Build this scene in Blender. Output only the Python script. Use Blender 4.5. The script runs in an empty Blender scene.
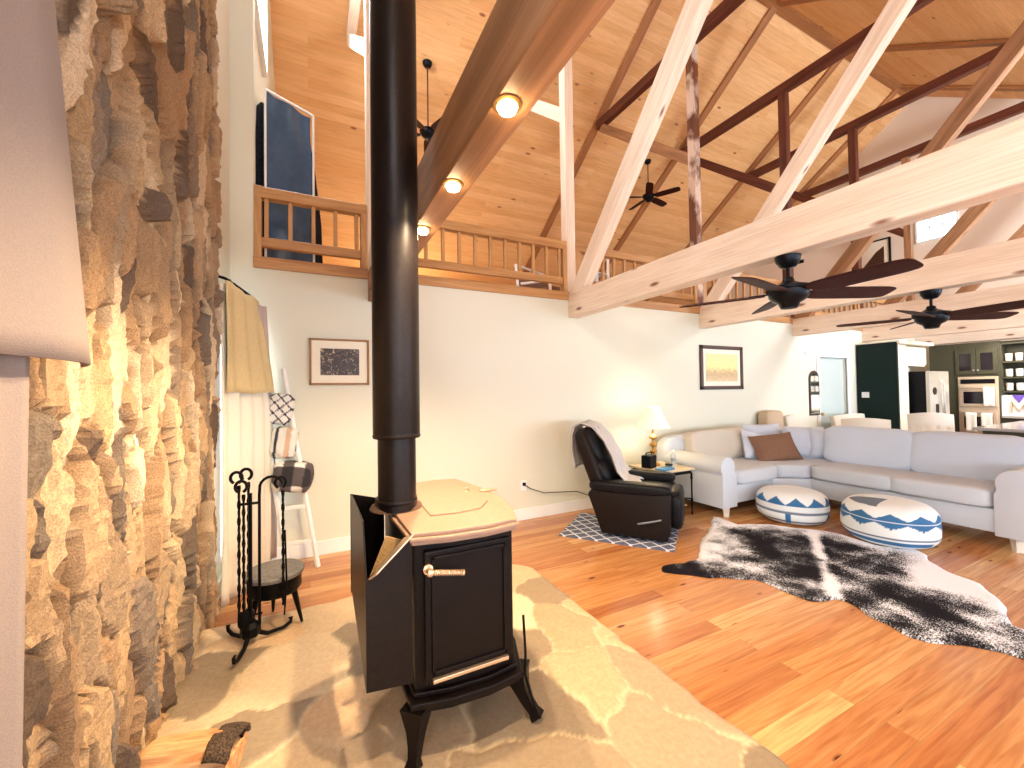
import bpy, bmesh, math, random
import numpy as np
from mathutils import Vector, Matrix, noise
PI = math.pi
rnd = random.Random(7)
S = bpy.context.scene
COL = S.collection

# ------------------------------------------------------------ camera
F_PX = 407.06
yaw, pit, rol = math.radians(26.456), math.radians(1.0995), math.radians(-.8197)
fw = Vector((math.sin(yaw) * math.cos(pit), math.cos(yaw) * math.cos(pit), math.sin(pit)))
rt = Vector((math.cos(yaw), -math.sin(yaw), 0)); up = rt.cross(fw)
r2 = math.cos(rol) * rt + math.sin(rol) * up; u2 = -math.sin(rol) * rt + math.cos(rol) * up
cd = bpy.data.cameras.new('camera'); cam = bpy.data.objects.new('camera', cd); COL.objects.link(cam)
cd.sensor_width = 36; cd.lens = F_PX / 1024 * 36; cd.clip_start = .05; cd.clip_end = 100
m = Matrix((r2, u2, -fw)).transposed().to_4x4(); m.translation = Vector((0, 0, 1.5)); cam.matrix_world = m
S.camera = cam

# ------------------------------------------------------------ world, lights, exposure
W = bpy.data.worlds.new('world'); S.world = W; W.use_nodes = True
W.node_tree.nodes['Background'].inputs[0].default_value = (.75, .87, 1, 1)
W.node_tree.nodes['Background'].inputs[1].default_value = 1.0
S.view_settings.view_transform = 'Standard'; S.view_settings.look = 'None'
S.view_settings.exposure = 0.22; S.view_settings.gamma = 1; S.view_settings.use_curve_mapping = False

def area(name, loc, target, sx, sy, power, color):
    l = bpy.data.lights.new(name, 'AREA'); l.shape = 'RECTANGLE'; l.size = sx; l.size_y = sy
    l.energy = power; l.color = color
    o = bpy.data.objects.new(name, l); COL.objects.link(o); o.location = loc
    o.rotation_euler = (Vector(target) - Vector(loc)).to_track_quat('-Z', 'Y').to_euler()
    return o
# fill lamps at added, unseen windows of the front wall (y = -4); daylight from the left gable
for i, x in enumerate((1.2, 4.6, 8.0, 11.2)):
    area('window_daylight', (x, -3.88, 1.5), (x, 3, 4.2), 2.2, 1.7, 120 if x < 7 else 190, (.62, .80, 1))
area('gable_daylight', (-.50, -1.6, 5.0), (9, 3, 6.8), 2.6, 2.2, 640, (.78, .88, 1))
area('loft_window_daylight', (-.42, 5.0, 6.1), (4, 4.2, 2.8), 1.0, 1.6, 230, (.92, .95, 1))
area('skylight_daylight', (9.6, -1.4, 4.35), (12.6, 4.5, 5.6), 1.6, 1.2, 430, (.85, .92, 1))  # added fill for the far end wall, at an invented skylight
area('gable_daylight', (-.50, -2.2, 1.6), (8, .5, 1.6), 1.6, 1.9, 26, (.75, .87, 1))

# ------------------------------------------------------------ node helpers
def lin(c):
    return tuple(((v / 255) / 12.92 if v / 255 <= .04045 else ((v / 255 + .055) / 1.055) ** 2.4) for v in c) + (1,)
class NT:
    def __init__(s, name):
        s.m = bpy.data.materials.new(name); s.m.use_nodes = True; s.t = s.m.node_tree
        s.b = s.t.nodes['Principled BSDF']
    def n(s, typ, **k):
        nd = s.t.nodes.new(typ)
        for a, v in k.items():
            if a.startswith('_'): setattr(nd, a[1:], v)
            else:
                key = int(a[1:]) if a[0] == 'i' and a[1:].isdigit() else a.replace('__', ' ')
                if hasattr(v, 'is_output'): s.t.links.new(v, nd.inputs[key])
                else: nd.inputs[key].default_value = v
        return nd
    def link(s, a, b): s.t.links.new(a, b)
    def coords(s, scale=(1, 1, 1), kind='Object', rot=(0, 0, 0), loc=(0, 0, 0)):
        c = s.n('ShaderNodeTexCoord'); mp = s.n('ShaderNodeMapping', Scale=scale, Rotation=rot, Location=loc)
        s.link(c.outputs[kind], mp.inputs[0]); return mp.outputs[0]
    def ramp(s, fac, stops):
        r = s.n('ShaderNodeValToRGB'); s.link(fac, r.inputs[0]); e = r.color_ramp.elements
        while len(e) < len(stops): e.new(.5)
        for q, (p, c) in zip(e, stops): q.position = p; q.color = c
        return r.outputs[0]
    def mix(s, fac, a, b, mode='MIX'):
        x = s.n('ShaderNodeMix', _data_type='RGBA', _blend_type=mode)
        for i, v in ((0, fac), (6, a), (7, b)):
            if hasattr(v, 'is_output'): s.link(v, x.inputs[i])
            else: x.inputs[i].default_value = v
        return x.outputs[2]
    def math(s, op, a, b=0.0, clamp=False):
        x = s.n('ShaderNodeMath', _operation=op, _use_clamp=clamp)
        for i, v in ((0, a), (1, b)):
            if hasattr(v, 'is_output'): s.link(v, x.inputs[i])
            else: x.inputs[i].default_value = v
        return x.outputs[0]
    def bump(s, h, strength=.3, dist=.01):
        b = s.n('ShaderNodeBump', Strength=strength, Distance=dist); s.link(h, b.inputs['Height'])
        s.link(b.outputs[0], s.b.inputs['Normal'])
    def done(s, color, rough=.6, metal=0, **k):
        if hasattr(color, 'is_output'): s.link(color, s.b.inputs['Base Color'])
        else: s.b.inputs['Base Color'].default_value = color
        s.b.inputs['Roughness'].default_value = rough; s.b.inputs['Metallic'].default_value = metal
        for a, v in k.items(): s.b.inputs[a.replace('__', ' ')].default_value = v
        return s.m
MAT = {}
def plain(name, rgb, rough=.6, metal=0, var=.06, scale=18, bump=0.0, **k):
    t = NT(name); v = t.coords((scale,) * 3); nz = t.n('ShaderNodeTexNoise', Vector=v, Detail=3.0)
    c = lin(rgb); lo = tuple(max(0, q * (1 - var * 2)) for q in c[:3]) + (1,); hi = tuple(min(1, q * (1 + var)) for q in c[:3]) + (1,)
    col = t.ramp(nz.outputs[0], [(.3, lo), (.7, hi)])
    if bump: t.bump(nz.outputs[0], bump, .01)
    MAT[name] = t.done(col, rough, metal, **k); return MAT[name]
def wood(name, light, dark, knot=(90, 45, 20), rough=.55, long=.8, cross=9, knots=True, patch=None, contrast=(.3, .72)):
    t = NT(name)
    v = t.coords((long, cross, cross)); nz = t.n('ShaderNodeTexNoise', Vector=v, Scale=1.6, Detail=5.0, Distortion=.8)
    c = t.ramp(nz.outputs[0], [(contrast[0], lin(dark)), (contrast[1], lin(light))])
    v2 = t.coords((long * 3, cross * 9, cross * 9)); n2 = t.n('ShaderNodeTexNoise', Vector=v2, Scale=1.5, Detail=2.0)
    c = t.mix(.35, c, t.ramp(n2.outputs[0], [(.3, (.55, .5, .45, 1)), (.6, (1, 1, 1, 1))]), 'MULTIPLY')
    if patch:
        v4 = t.coords((1.1, 2, 2)); n4 = t.n('ShaderNodeTexNoise', Vector=v4, Scale=2.2, Detail=4.0)
        c = t.mix(t.ramp(n4.outputs[0], [(.47, (0, 0, 0, 1)), (.6, (1, 1, 1, 1))]), c, lin(patch))
    if knots:
        v3 = t.coords((1.3, 4, 4)); vo = t.n('ShaderNodeTexVoronoi', Vector=v3, Scale=1.0)
        c = t.mix(t.ramp(vo.outputs[0], [(.04, (1, 1, 1, 1)), (.10, (0, 0, 0, 1))]), c, lin(knot))
    t.bump(n2.outputs[0], .15, .004)
    MAT[name] = t.done(c, rough); return MAT[name]
def planks(name, tones, width, length, gap, rough, knot, grain=.5, gapcol=(60, 30, 15), spec=.5, bumpy=.2, kscale=(1.6, 4.2, 1)):
    t = NT(name)
    v = t.coords((1, 1, 1))
    br = t.n('ShaderNodeTexBrick', Vector=v, Scale=1.0, Color1=(0, 0, 0, 1), Color2=(1, 1, 1, 1), Mortar=(.5, .5, .5, 1),
             Mortar__Size=gap, Mortar__Smooth=.1, Bias=0.0, Brick__Width=length, Row__Height=width, _offset=.37, _offset_frequency=2, _squash=1.0)
    tone = t.ramp(br.outputs[0], [(i / (len(tones) - 1), lin(c)) for i, c in enumerate(tones)])
    addv = t.n('ShaderNodeVectorMath', _operation='MULTIPLY_ADD'); t.link(br.outputs[0], addv.inputs[0])
    addv.inputs[1].default_value = (7, 13, 5); t.link(v, addv.inputs[2])
    mp = t.n('ShaderNodeMapping', Scale=(1.2, 22, 1)); t.link(addv.outputs[0], mp.inputs[0])
    nz = t.n('ShaderNodeTexNoise', Vector=mp.outputs[0], Scale=1.5, Detail=5.0, Distortion=1.2)
    g = t.ramp(nz.outputs[0], [(.28, (.58, .42, .3, 1)), (.62, (1, 1, 1, 1))])
    c = t.mix(grain, tone, g, 'MULTIPLY')
    mk = t.n('ShaderNodeMapping', Scale=kscale); t.link(addv.outputs[0], mk.inputs[0])
    vo = t.n('ShaderNodeTexVoronoi', Vector=mk.outputs[0], Scale=1.0)
    vsel = t.math('GREATER_THAN', vo.outputs['Color'], .42)
    km = t.math('MULTIPLY', t.ramp(vo.outputs[0], [(.055, (1, 1, 1, 1)), (.12, (0, 0, 0, 1))]), vsel)
    c = t.mix(km, c, lin(knot))
    c = t.mix(t.math('MULTIPLY', br.outputs[1], .5), c, lin(gapcol))
    t.bump(t.math('SUBTRACT', t.math('MULTIPLY', nz.outputs[0], .2), br.outputs[1]), bumpy, .004)
    MAT[name] = t.done(c, rough, 0, Specular__IOR__Level=spec); return MAT[name]
def attr_mat(name, rough=.7, noise_scale=30, amount=.25, bump=.3, metal=0):
    t = NT(name); a = t.n('ShaderNodeAttribute', _attribute_name='Col')
    v = t.coords((noise_scale,) * 3); nz = t.n('ShaderNodeTexNoise', Vector=v, Detail=6.0, Roughness=.65)
    c = t.mix(amount, a.outputs[0], t.ramp(nz.outputs[0], [(.3, (.35, .3, .25, 1)), (.65, (1.0, 1.0, 1.0, 1))]), 'MULTIPLY')
    t.bump(nz.outputs[0], bump, .01); MAT[name] = t.done(c, rough, metal); return MAT[name]

planks('pine_floor', [(168, 104, 60), (206, 146, 90), (184, 118, 70), (224, 176, 118), (194, 130, 78), (214, 158, 100), (160, 92, 54)], .115, 2.3, .0016, .2, (92, 34, 14), .8, spec=.5, bumpy=.06, kscale=(2.6, 7.5, 1))
planks('pine_ceiling', [(236, 184, 124), (242, 194, 136), (230, 174, 112), (238, 188, 128)], .14, 3.6, .0012, .6, (150, 90, 54), .38, (196, 146, 100), bumpy=.08)
wood('pale_pine', (246, 228, 208), (230, 204, 178), (130, 80, 50), .55, .6, 6)
wood('pine_trim', (206, 158, 102), (170, 118, 68), (84, 40, 20), .5, .9, 12)
wood('dark_timber', (112, 52, 26), (74, 30, 15), (30, 12, 6), .6, .8, 8)
wood('rafter_timber', (182, 122, 72), (150, 96, 54), (60, 30, 14), .6, .8, 8)
wood('stained_post', (132, 76, 44), (84, 44, 24), (50, 24, 12), .6, .7, 8, patch=(214, 190, 172))  # dark brown grain broken by pale noise patches
wood('brown_timber', (184, 134, 94), (132, 92, 58), (70, 30, 14), .6, .7, 7)
plain('wall_paint', (222, 220, 202), .85, var=.02, scale=40, bump=.05)
plain('wall_paint_far', (236, 218, 198), .85, var=.02, scale=40, bump=.05)
plain('white_paint', (240, 240, 238), .45, var=.02)
plain('door_paint', (196, 208, 204), .5, var=.02)
plain('black_iron', (18, 16, 16), .45, .5, var=.2, scale=60, bump=.2, Specular__IOR__Level=0.15)
plain('stove_iron', (20, 12, 10), .4, .0, var=.2, scale=40, bump=.08, Specular__IOR__Level=0.15)
plain('stove_top_dust', (154, 122, 102), .6, .1, var=.05, scale=9, bump=.03)
plain('rust_brown', (96, 70, 54), .6, .2, var=.15)
plain('stove_glass', (16, 8, 7), .12, 0)
plain('flue_black', (28, 21, 19), .38, .3, var=.15, scale=12, Specular__IOR__Level=0.25)
plain('steel', (200, 196, 190), .3, .9)
plain('brass', (190, 150, 90), .35, .9)
plain('spring_chrome', (220, 190, 160), .3, .8)
plain('sofa_fabric', (200, 204, 210), .9, var=.05, scale=120, bump=.25)
plain('cushion_fabric', (204, 212, 226), .9, var=.05, scale=90, bump=.2)  # cool daylight tint carried in the base colour
plain('beige_cushion', (206, 196, 180), .9, var=.05, scale=90, bump=.2)
plain('brown_velvet', (128, 92, 70), .85, var=.15, scale=20, bump=.3)
plain('leather_dark', (19, 18, 22), .42, 0, var=.2, scale=30, bump=.15, Specular__IOR__Level=0.15)
plain('leather_side', (26, 18, 16), .5, 0, var=.15, scale=30, bump=.1, Specular__IOR__Level=0.15)
plain('throw_cream', (206, 200, 196), .95, var=.1, scale=60, bump=.5)
plain('navy_cover', (24, 30, 42), .55, 0, var=.3, scale=8, bump=.2, Specular__IOR__Level=0.15)
plain('blue_cover', (52, 84, 116), .35, 0, var=.08, scale=3, bump=.2)
plain('curtain_linen', (222, 198, 146), .95, var=.12, scale=40, bump=.2)
plain('curtain_sheer', (244, 236, 216), .95, var=.06, scale=50, bump=.1)
plain('curtain_taupe', (150, 136, 130), .95, var=.05, scale=60, bump=.2)
plain('curtain_rose', (188, 170, 162), .95, var=.06, scale=60, bump=.2)
plain('lamp_shade', (250, 236, 200), .9, Emission__Color=(1, .86, .58, 1), Emission__Strength=.5)
plain('black_plastic', (18, 18, 22), .4, Specular__IOR__Level=0.15)
plain('grey_plastic', (120, 124, 130), .5)
plain('blue_plastic', (50, 130, 180), .4)
plain('bulb_glow', (255, 240, 210), .4, Emission__Color=(1, .78, .45, 1), Emission__Strength=60.0)
plain('ottoman_white', (232, 236, 236), .9)
plain('fan_black', (26, 28, 32), .35, .5, Specular__IOR__Level=0.15)
plain('fan_blade', (62, 30, 26), .5, 0, var=.3, scale=20, Specular__IOR__Level=0.15)
plain('table_wood', (206, 186, 150), .4)
plain('kitchen_green', (20, 38, 34), .5, var=.2, scale=30, Specular__IOR__Level=0.15)
plain('kitchen_olive', (66, 64, 46), .5, var=.2, scale=30)
plain('kitchen_cream', (232, 226, 206), .5)
plain('fridge_steel', (214, 210, 200), .28, .6)
plain('oven_steel', (222, 200, 176), .35, .5)
plain('oven_glass', (26, 18, 26), .15)
plain('towel_white', (244, 238, 228), .9, bump=.2)
plain('granite', (180, 176, 172), .15, var=.3, scale=80)
plain('purple', (110, 80, 190), .6)
plain('art_mat', (240, 232, 212), .8, var=.02)
plain('frame_gold', (150, 104, 52), .5, .2)
plain('frame_dark', (64, 36, 22), .4)
plain('china', (236, 230, 222), .3)
plain('chair_cream', (226, 216, 200), .85, var=.05, bump=.2, scale=60)
plain('bark', (84, 64, 44), .9, var=.5, scale=30, bump=.8)
wood('split_wood', (240, 190, 134), (186, 116, 66), (90, 50, 30), .85, 3, 26, knots=False)
plain('cork', (200, 176, 146), .8)
plain('stone_grey', (130, 124, 116), .7, var=.25, scale=30, bump=.3)
plain('cardboard', (190, 150, 96), .8, var=.15, scale=30)
plain('sky_pane', (200, 240, 245), .3, Emission__Color=(.42, .92, 1, 1), Emission__Strength=4.0)
plain('day_pane', (240, 245, 250), .3, Emission__Color=(.85, .93, 1, 1), Emission__Strength=3.0)
attr_mat('stone_attr', .85, 34, .75, .6)
attr_mat('hearth_attr', .7, 9, .30, .35)
attr_mat('textile_attr', .9, 60, .12, .2)
def hide_mat():
    t = NT('cowhide'); a = t.n('ShaderNodeAttribute', _attribute_name='Col')
    v = t.coords((26, 60, 20), rot=(0, 0, .6)); nz = t.n('ShaderNodeTexNoise', Vector=v, Scale=2.4, Detail=8.0, Roughness=.8)
    v2 = t.coords((3, 3, 3)); n2 = t.n('ShaderNodeTexNoise', Vector=v2, Scale=1.3, Detail=3.0)
    s = t.math('ADD', a.outputs['Fac'], t.math('ADD', t.math('MULTIPLY', t.math('SUBTRACT', nz.outputs[0], .5), 2.1), t.math('MULTIPLY', t.math('SUBTRACT', n2.outputs[0], .5), 1.2)))
    c = t.ramp(s, [(.42, lin((240, 240, 246))), (.66, lin((26, 22, 28)))])
    t.bump(nz.outputs[0], .5, .01); MAT['cowhide'] = t.done(c, .9, 0, Specular__IOR__Level=.1)
hide_mat()
def art_mat(name, stops, sc=6, dist=1.5):
    t = NT(name); v = t.coords((sc, sc, sc)); nz = t.n('ShaderNodeTexNoise', Vector=v, Detail=6.0, Distortion=dist)
    MAT[name] = t.done(t.ramp(nz.outputs[0], stops), .4)
art_mat('art_engraving', [(.48, lin((40, 28, 24))), (.58, lin((96, 70, 54))), (.70, lin((206, 186, 150)))], 6)
def art2():
    t = NT('art_seascape'); v = t.coords((1, 1, 1)); sx = t.n('ShaderNodeSeparateXYZ', i0=v)
    nz = t.n('ShaderNodeTexNoise', Vector=t.coords((3, 1, 14)), Detail=5.0)
    z = t.math('ADD', t.math('MULTIPLY', sx.outputs[2], 1.6), t.math('MULTIPLY', t.math('SUBTRACT', nz.outputs[0], .5), .5))
    c = t.ramp(t.math('ADD', z, .5), [(.1, lin((226, 200, 160))), (.35, lin((190, 160, 120))), (.5, lin((244, 220, 150))), (.9, lin((240, 214, 160)))])
    MAT['art_seascape'] = t.done(c, .4)
art2()
def lattice():
    t = NT('lattice_mat'); v = t.coords((1, 1, 1), rot=(0, 0, PI / 4)); s = t.n('ShaderNodeSeparateXYZ', i0=v)
    def lines(o):
        f = t.math('FRACT', t.math('MULTIPLY', o, 8.5)); return t.math('LESS_THAN', t.math('ABSOLUTE', t.math('SUBTRACT', f, .5)), .075)
    msk = t.math('MAXIMUM', lines(s.outputs[0]), lines(s.outputs[1]))
    MAT['lattice_mat'] = t.done(t.mix(msk, lin((92, 98, 120)), lin((222, 224, 230))), .9)
lattice()

# ------------------------------------------------------------ mesh helpers
class MB:
    def __init__(s): s.bm = bmesh.new()
    def _add(s, verts, faces, M=None):
        vs = [s.bm.verts.new(M @ Vector(v) if M else v) for v in verts]
        for f in faces:
            try: s.bm.faces.new([vs[i] for i in f])
            except ValueError: pass
        return vs
    def box(s, x0, x1, y0, y1, z0, z1, bev=0, M=None, seg=2):
        b = bmesh.new(); bmesh.ops.create_cube(b, size=1)
        for v in b.verts: v.co = Vector(((x0 + x1) / 2 + v.co.x * (x1 - x0), (y0 + y1) / 2 + v.co.y * (y1 - y0), (z0 + z1) / 2 + v.co.z * (z1 - z0)))
        if bev: bmesh.ops.bevel(b, geom=list(b.edges), offset=bev, segments=seg, affect='EDGES', profile=.6)
        s.merge(b, M); return s
    def merge(s, b, M=None):
        b.verts.index_update(); s._add([v.co.copy() for v in b.verts], [[v.index for v in f.verts] for f in b.faces], M); b.free()
    def prism(s, poly, z0, z1, axis='z', M=None, bev=0):
        n = len(poly)
        def P(a, b, c): return {'z': (a, b, c), 'y': (a, c, b), 'x': (c, a, b)}[axis]
        b = bmesh.new()
        vs = [b.verts.new(P(a, c, z0)) for a, c in poly] + [b.verts.new(P(a, c, z1)) for a, c in poly]
        b.faces.new(vs[:n][::-1]); b.faces.new(vs[n:])
        for i in range(n): b.faces.new([vs[i], vs[(i + 1) % n], vs[n + (i + 1) % n], vs[n + i]])
        bmesh.ops.recalc_face_normals(b, faces=b.faces)
        if bev: bmesh.ops.bevel(b, geom=list(b.edges), offset=bev, segments=2, affect='EDGES', profile=.6)
        s.merge(b, M); return s
    def lathe(s, prof, n=24, c=(0, 0, 0), M=None):
        vs = []; fs = []
        for r, z in prof:
            for k in range(n):
                a = 2 * PI * k / n; vs.append((c[0] + r * math.cos(a), c[1] + r * math.sin(a), c[2] + z))
        for i in range(len(prof) - 1):
            for k in range(n):
                fs.append([i * n + k, i * n + (k + 1) % n, (i + 1) * n + (k + 1) % n, (i + 1) * n + k])
        fs.append(list(range(n))[::-1]); fs.append([(len(prof) - 1) * n + k for k in range(n)])
        s._add(vs, fs, M); return s
    def tube(s, pts, r, n=8, twist=0, sq=False):
        pts = [Vector(p) for p in pts]; rs = r if isinstance(r, (list, tuple)) else [r] * len(pts)
        vs = []; fs = []; prev = None
        for i, p in enumerate(pts):
            d = (pts[min(i + 1, len(pts) - 1)] - pts[max(i - 1, 0)]).normalized()
            if prev is None:
                a = Vector((0, 0, 1)) if abs(d.z) < .9 else Vector((1, 0, 0)); u = d.cross(a).normalized()
            else: u = (prev - d * prev.dot(d)).normalized()
            prev = u; w = d.cross(u)
            for k in range(n):
                an = 2 * PI * k / n + twist * i
                rr = rs[i] * (1.0 if not sq else (1.25 if k % 2 == 0 else .9))
                vs.append(p + (u * math.cos(an) + w * math.sin(an)) * rr)
        for i in range(len(pts) - 1):
            for k in range(n): fs.append([i * n + k, i * n + (k + 1) % n, (i + 1) * n + (k + 1) % n, (i + 1) * n + k])
        fs.append(list(range(n))[::-1]); fs.append([(len(pts) - 1) * n + k for k in range(n)])
        s._add(vs, fs); return s
    def beam(s, p0, p1, w, h, bev=0, upv=(0, 0, 1)):
        s.box(-.5, .5, -.5, .5, -.5, .5, 0, beam_mat(p0, p1, upv) @ Matrix.Diagonal(((Vector(p1) - Vector(p0)).length, w, h, 1))); return s
    def grid(s, fn, nu, nv, close_u=False):
        vs = [fn(i / nu, j / nv) for j in range(nv + 1) for i in range(nu + (0 if close_u else 1))]
        w = nu if close_u else nu + 1; fs = []
        for j in range(nv):
            for i in range(nu):
                i2 = (i + 1) % w; fs.append([j * w + i, j * w + i2, (j + 1) * w + i2, (j + 1) * w + i])
        s._add(vs, fs); return s
    def rbox(s, c, size, n=4.0, seg=10, M=None, wrinkle=0, seed=0):
        """a puffy rounded box"""
        b = bmesh.new(); bmesh.ops.create_cube(b, size=2); bmesh.ops.subdivide_edges(b, edges=b.edges[:], cuts=seg, use_grid_fill=True)
        for v in b.verts:
            p = v.co; k = (abs(p.x) ** n + abs(p.y) ** n + abs(p.z) ** n) ** (-1 / n); q = p * k
            if wrinkle:
                q = q * (1 + wrinkle * noise.noise(Vector((p.x * 1.7 + seed, p.y * 1.7, p.z * 1.7))))
            v.co = Vector((c[0] + q.x * size[0] / 2, c[1] + q.y * size[1] / 2, c[2] + q.z * size[2] / 2))
        s.merge(b, M); return s
    def pillow(s, w, h, t, M=None, seed=0):
        b = bmesh.new(); N = 14
        def P(i, j, sg):
            u = 2 * i / N - 1; v = 2 * j / N - 1
            th = t / 2 * (max(0, (1 - u ** 4)) * max(0, (1 - v ** 4))) ** .6
            th *= 1 + .25 * noise.noise(Vector((u * 2 + seed, v * 2, sg)))
            e = 1 - .07 * (1 - abs(u * v))
            return Vector((u * w / 2 * (1 - .06 * (1 - v * v)), sg * th, v * h / 2 * (1 - .06 * (1 - u * u))))
        for sg in (1, -1):
            g = [[b.verts.new(P(i, j, sg)) for i in range(N + 1)] for j in range(N + 1)]
            for j in range(N):
                for i in range(N):
                    f = [g[j][i], g[j][i + 1], g[j + 1][i + 1], g[j + 1][i]]
                    b.faces.new(f if sg < 0 else f[::-1])
        bmesh.ops.remove_doubles(b, verts=b.verts, dist=1e-5)
        s.merge(b, M); return s
    def build(s, name, mat, parent=None, smooth=False, M=None):
        me = bpy.data.meshes.new(name)
        bmesh.ops.recalc_face_normals(s.bm, faces=s.bm.faces)
        s.bm.to_mesh(me); s.bm.free()
        me.materials.append(MAT[mat] if isinstance(mat, str) else mat)
        if smooth:
            for p in me.polygons: p.use_smooth = True
            try: me.set_sharp_from_angle(angle=math.radians(40))
            except Exception: pass
        o = bpy.data.objects.new(name, me); COL.objects.link(o)
        if parent: o.parent = parent
        if M is not None: o.matrix_local = M
        return o
def beam_mat(p0, p1, upv=(0, 0, 1)):
    p0 = Vector(p0); p1 = Vector(p1); d = (p1 - p0).normalized(); u = Vector(upv)
    if abs(d.dot(u)) > .99: u = Vector((0, 1, 0))
    y = u.cross(d).normalized(); z = d.cross(y)
    mm = Matrix((d, y, z)).transposed().to_4x4(); mm.translation = (p0 + p1) / 2; return mm
def beamobj(name, p0, p1, w, h, mat, parent=None, bev=.006, upv=(0, 0, 1), label=None):
    L = (Vector(p1) - Vector(p0)).length
    o = MB().box(-L / 2, L / 2, -w / 2, w / 2, -h / 2, h / 2, bev, seg=1).build(name, mat, parent, M=beam_mat(p0, p1, upv))
    if label: o['label'] = label
    return o
def tag(o, label=None, cat=None, group=None, kind=None):
    if label: o['label'] = label
    if cat: o['category'] = cat
    if group: o['group'] = group
    if kind: o['kind'] = kind
    return o
def thing(name, label, cat, loc=(0, 0, 0), rz=0, group=None):
    o = bpy.data.objects.new(name, None); COL.objects.link(o); o.location = loc; o.rotation_euler = (0, 0, rz)
    o.empty_display_size = .1
    return tag(o, label, cat, group)
def copy_tree(o, parent=None):
    c = o.copy(); COL.objects.link(c); c.parent = parent
    for ch in list(o.children): copy_tree(ch, c)
    return c
def struct(name, mb, mat, smooth=False, M=None):
    o = mb.build(name, mat, None, smooth, M); o['kind'] = 'structure'; return o
def vcol(o, fn):
    me = o.data; ca = me.color_attributes.new('Col', 'FLOAT_COLOR', 'POINT')
    for i, v in enumerate(me.vertices): ca.data[i].color = tuple(fn(v.co)) + (1,)
def off(v, r):  # world vector minus root location
    return Vector(v) - Vector(r)

# ------------------------------------------------------------ room shell
YW = 4.25; RZ = 8.65; RY = 4.4; SL = .7; XG = 13.4; YF = -4.0; YB = 12.8
XL = -.62
struct('floor', MB().box(XL - .1, XG + .1, YF - .1, 4.4, -.1, 0), 'pine_floor')
# back wall downstairs, with doorway
struct('wall_back', MB().box(XL - .1, 8.52, YW, YW + .15, 0, 2.64).box(9.5, XG, YW, YW + .15, 0, 2.64).box(8.52, 9.5, YW, YW + .15, 2.07, 2.64)
       .box(XL - .1, -.443, YW, YW + .15, 2.64, 8.8), 'wall_paint')
struct('wall_left', MB().box(XL - .1, XL, YF, YW + .15, 0, 8.8), 'wall_paint')
struct('wall_loft_left', MB().box(XL - .1, -.48, YW + .15, YB, 2.6, 8.8), 'wall_paint')
gp = [(YF - .1, 0), (YB + .1, 0), (YB + .1, RZ - SL * (YB - RY) + .1), (RY, RZ + .15), (YF - .1, RZ - SL * (RY - YF) + .1)]
struct('wall_right', MB().prism(gp, XG, XG + .12, 'x'), 'wall_paint_far')
struct('wall_front', MB().box(XL, XG, YF - .12, YF, 0, 2.85), 'wall_paint')
struct('wall_loft_back', MB().box(XL, XG, YB - .3, YB, 2.7, 3.1), 'wall_paint')
# sloped board ceilings, boards run along the ridge
th = math.atan(SL)
Lr = (YB + .2 - RY) / math.cos(th)
def roofM(sign):
    a = -th if sign > 0 else th
    mm = Matrix.Translation((0, RY, RZ)) @ Matrix.Rotation(a, 4, 'X'); return mm
struct('ceiling', MB().box(XL - .1, XG + .1, 0, Lr, 0, .1), 'pine_ceiling', M=roofM(1))
struct('ceiling_front', MB().box(XL - .1, XG + .1, -Lr - .2, 0, 0, .1), 'pine_ceiling', M=roofM(-1))
struct('trim_1', MB().box(-6.9, 6.9, -.09, .09, -.05, .02, .01), 'rafter_timber', M=Matrix.Translation((6.45, RY, RZ - .04)))
struct('loft_floor', MB().box(XL, XG, YW + .15, YB, 2.62, 2.74), 'pine_trim')
struct('trim_2', MB().box(-.443, XG, YW - .02, YW + .15, 2.64, 2.745, .004), 'pine_trim')
struct('baseboard_back', MB().box(-.443, 8.4, YW - .018, YW, 0, .13, .004).box(XL, -.443, YW - .018, YW, 0, .13, .004), 'white_paint')
struct('baseboard_left', MB().box(XL, XL + .018, 3.5, YW, 0, .13, .004), 'white_paint')
# door in the back wall, slightly recessed
struct('door_1', MB().box(8.52, 9.5, YW + .06, YW + .1, 0, 2.07).box(8.62, 9.05, YW + .055, YW + .062, 1.1, 1.95, .004).box(8.62, 9.05, YW + .055, YW + .062, .2, .95, .004), 'door_paint')
struct('trim_3', MB().box(8.43, 8.52, YW - .02, YW + .02, 0, 2.07, .004).box(9.5, 9.58, YW - .02, YW + .02, 0, 2.07, .004).box(8.43, 9.58, YW - .02, YW + .02, 2.07, 2.15, .004), 'white_paint')
MB().lathe([(.012, 0), (.012, .04), (.03, .05), (.03, .08), (.01, .09)], 12).build('door_knob', 'brass', bpy.data.objects['door_1'], True,
    Matrix.Translation((8.6, YW + .06, 1.0)) @ Matrix.Rotation(PI / 2, 4, 'X'))
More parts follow.
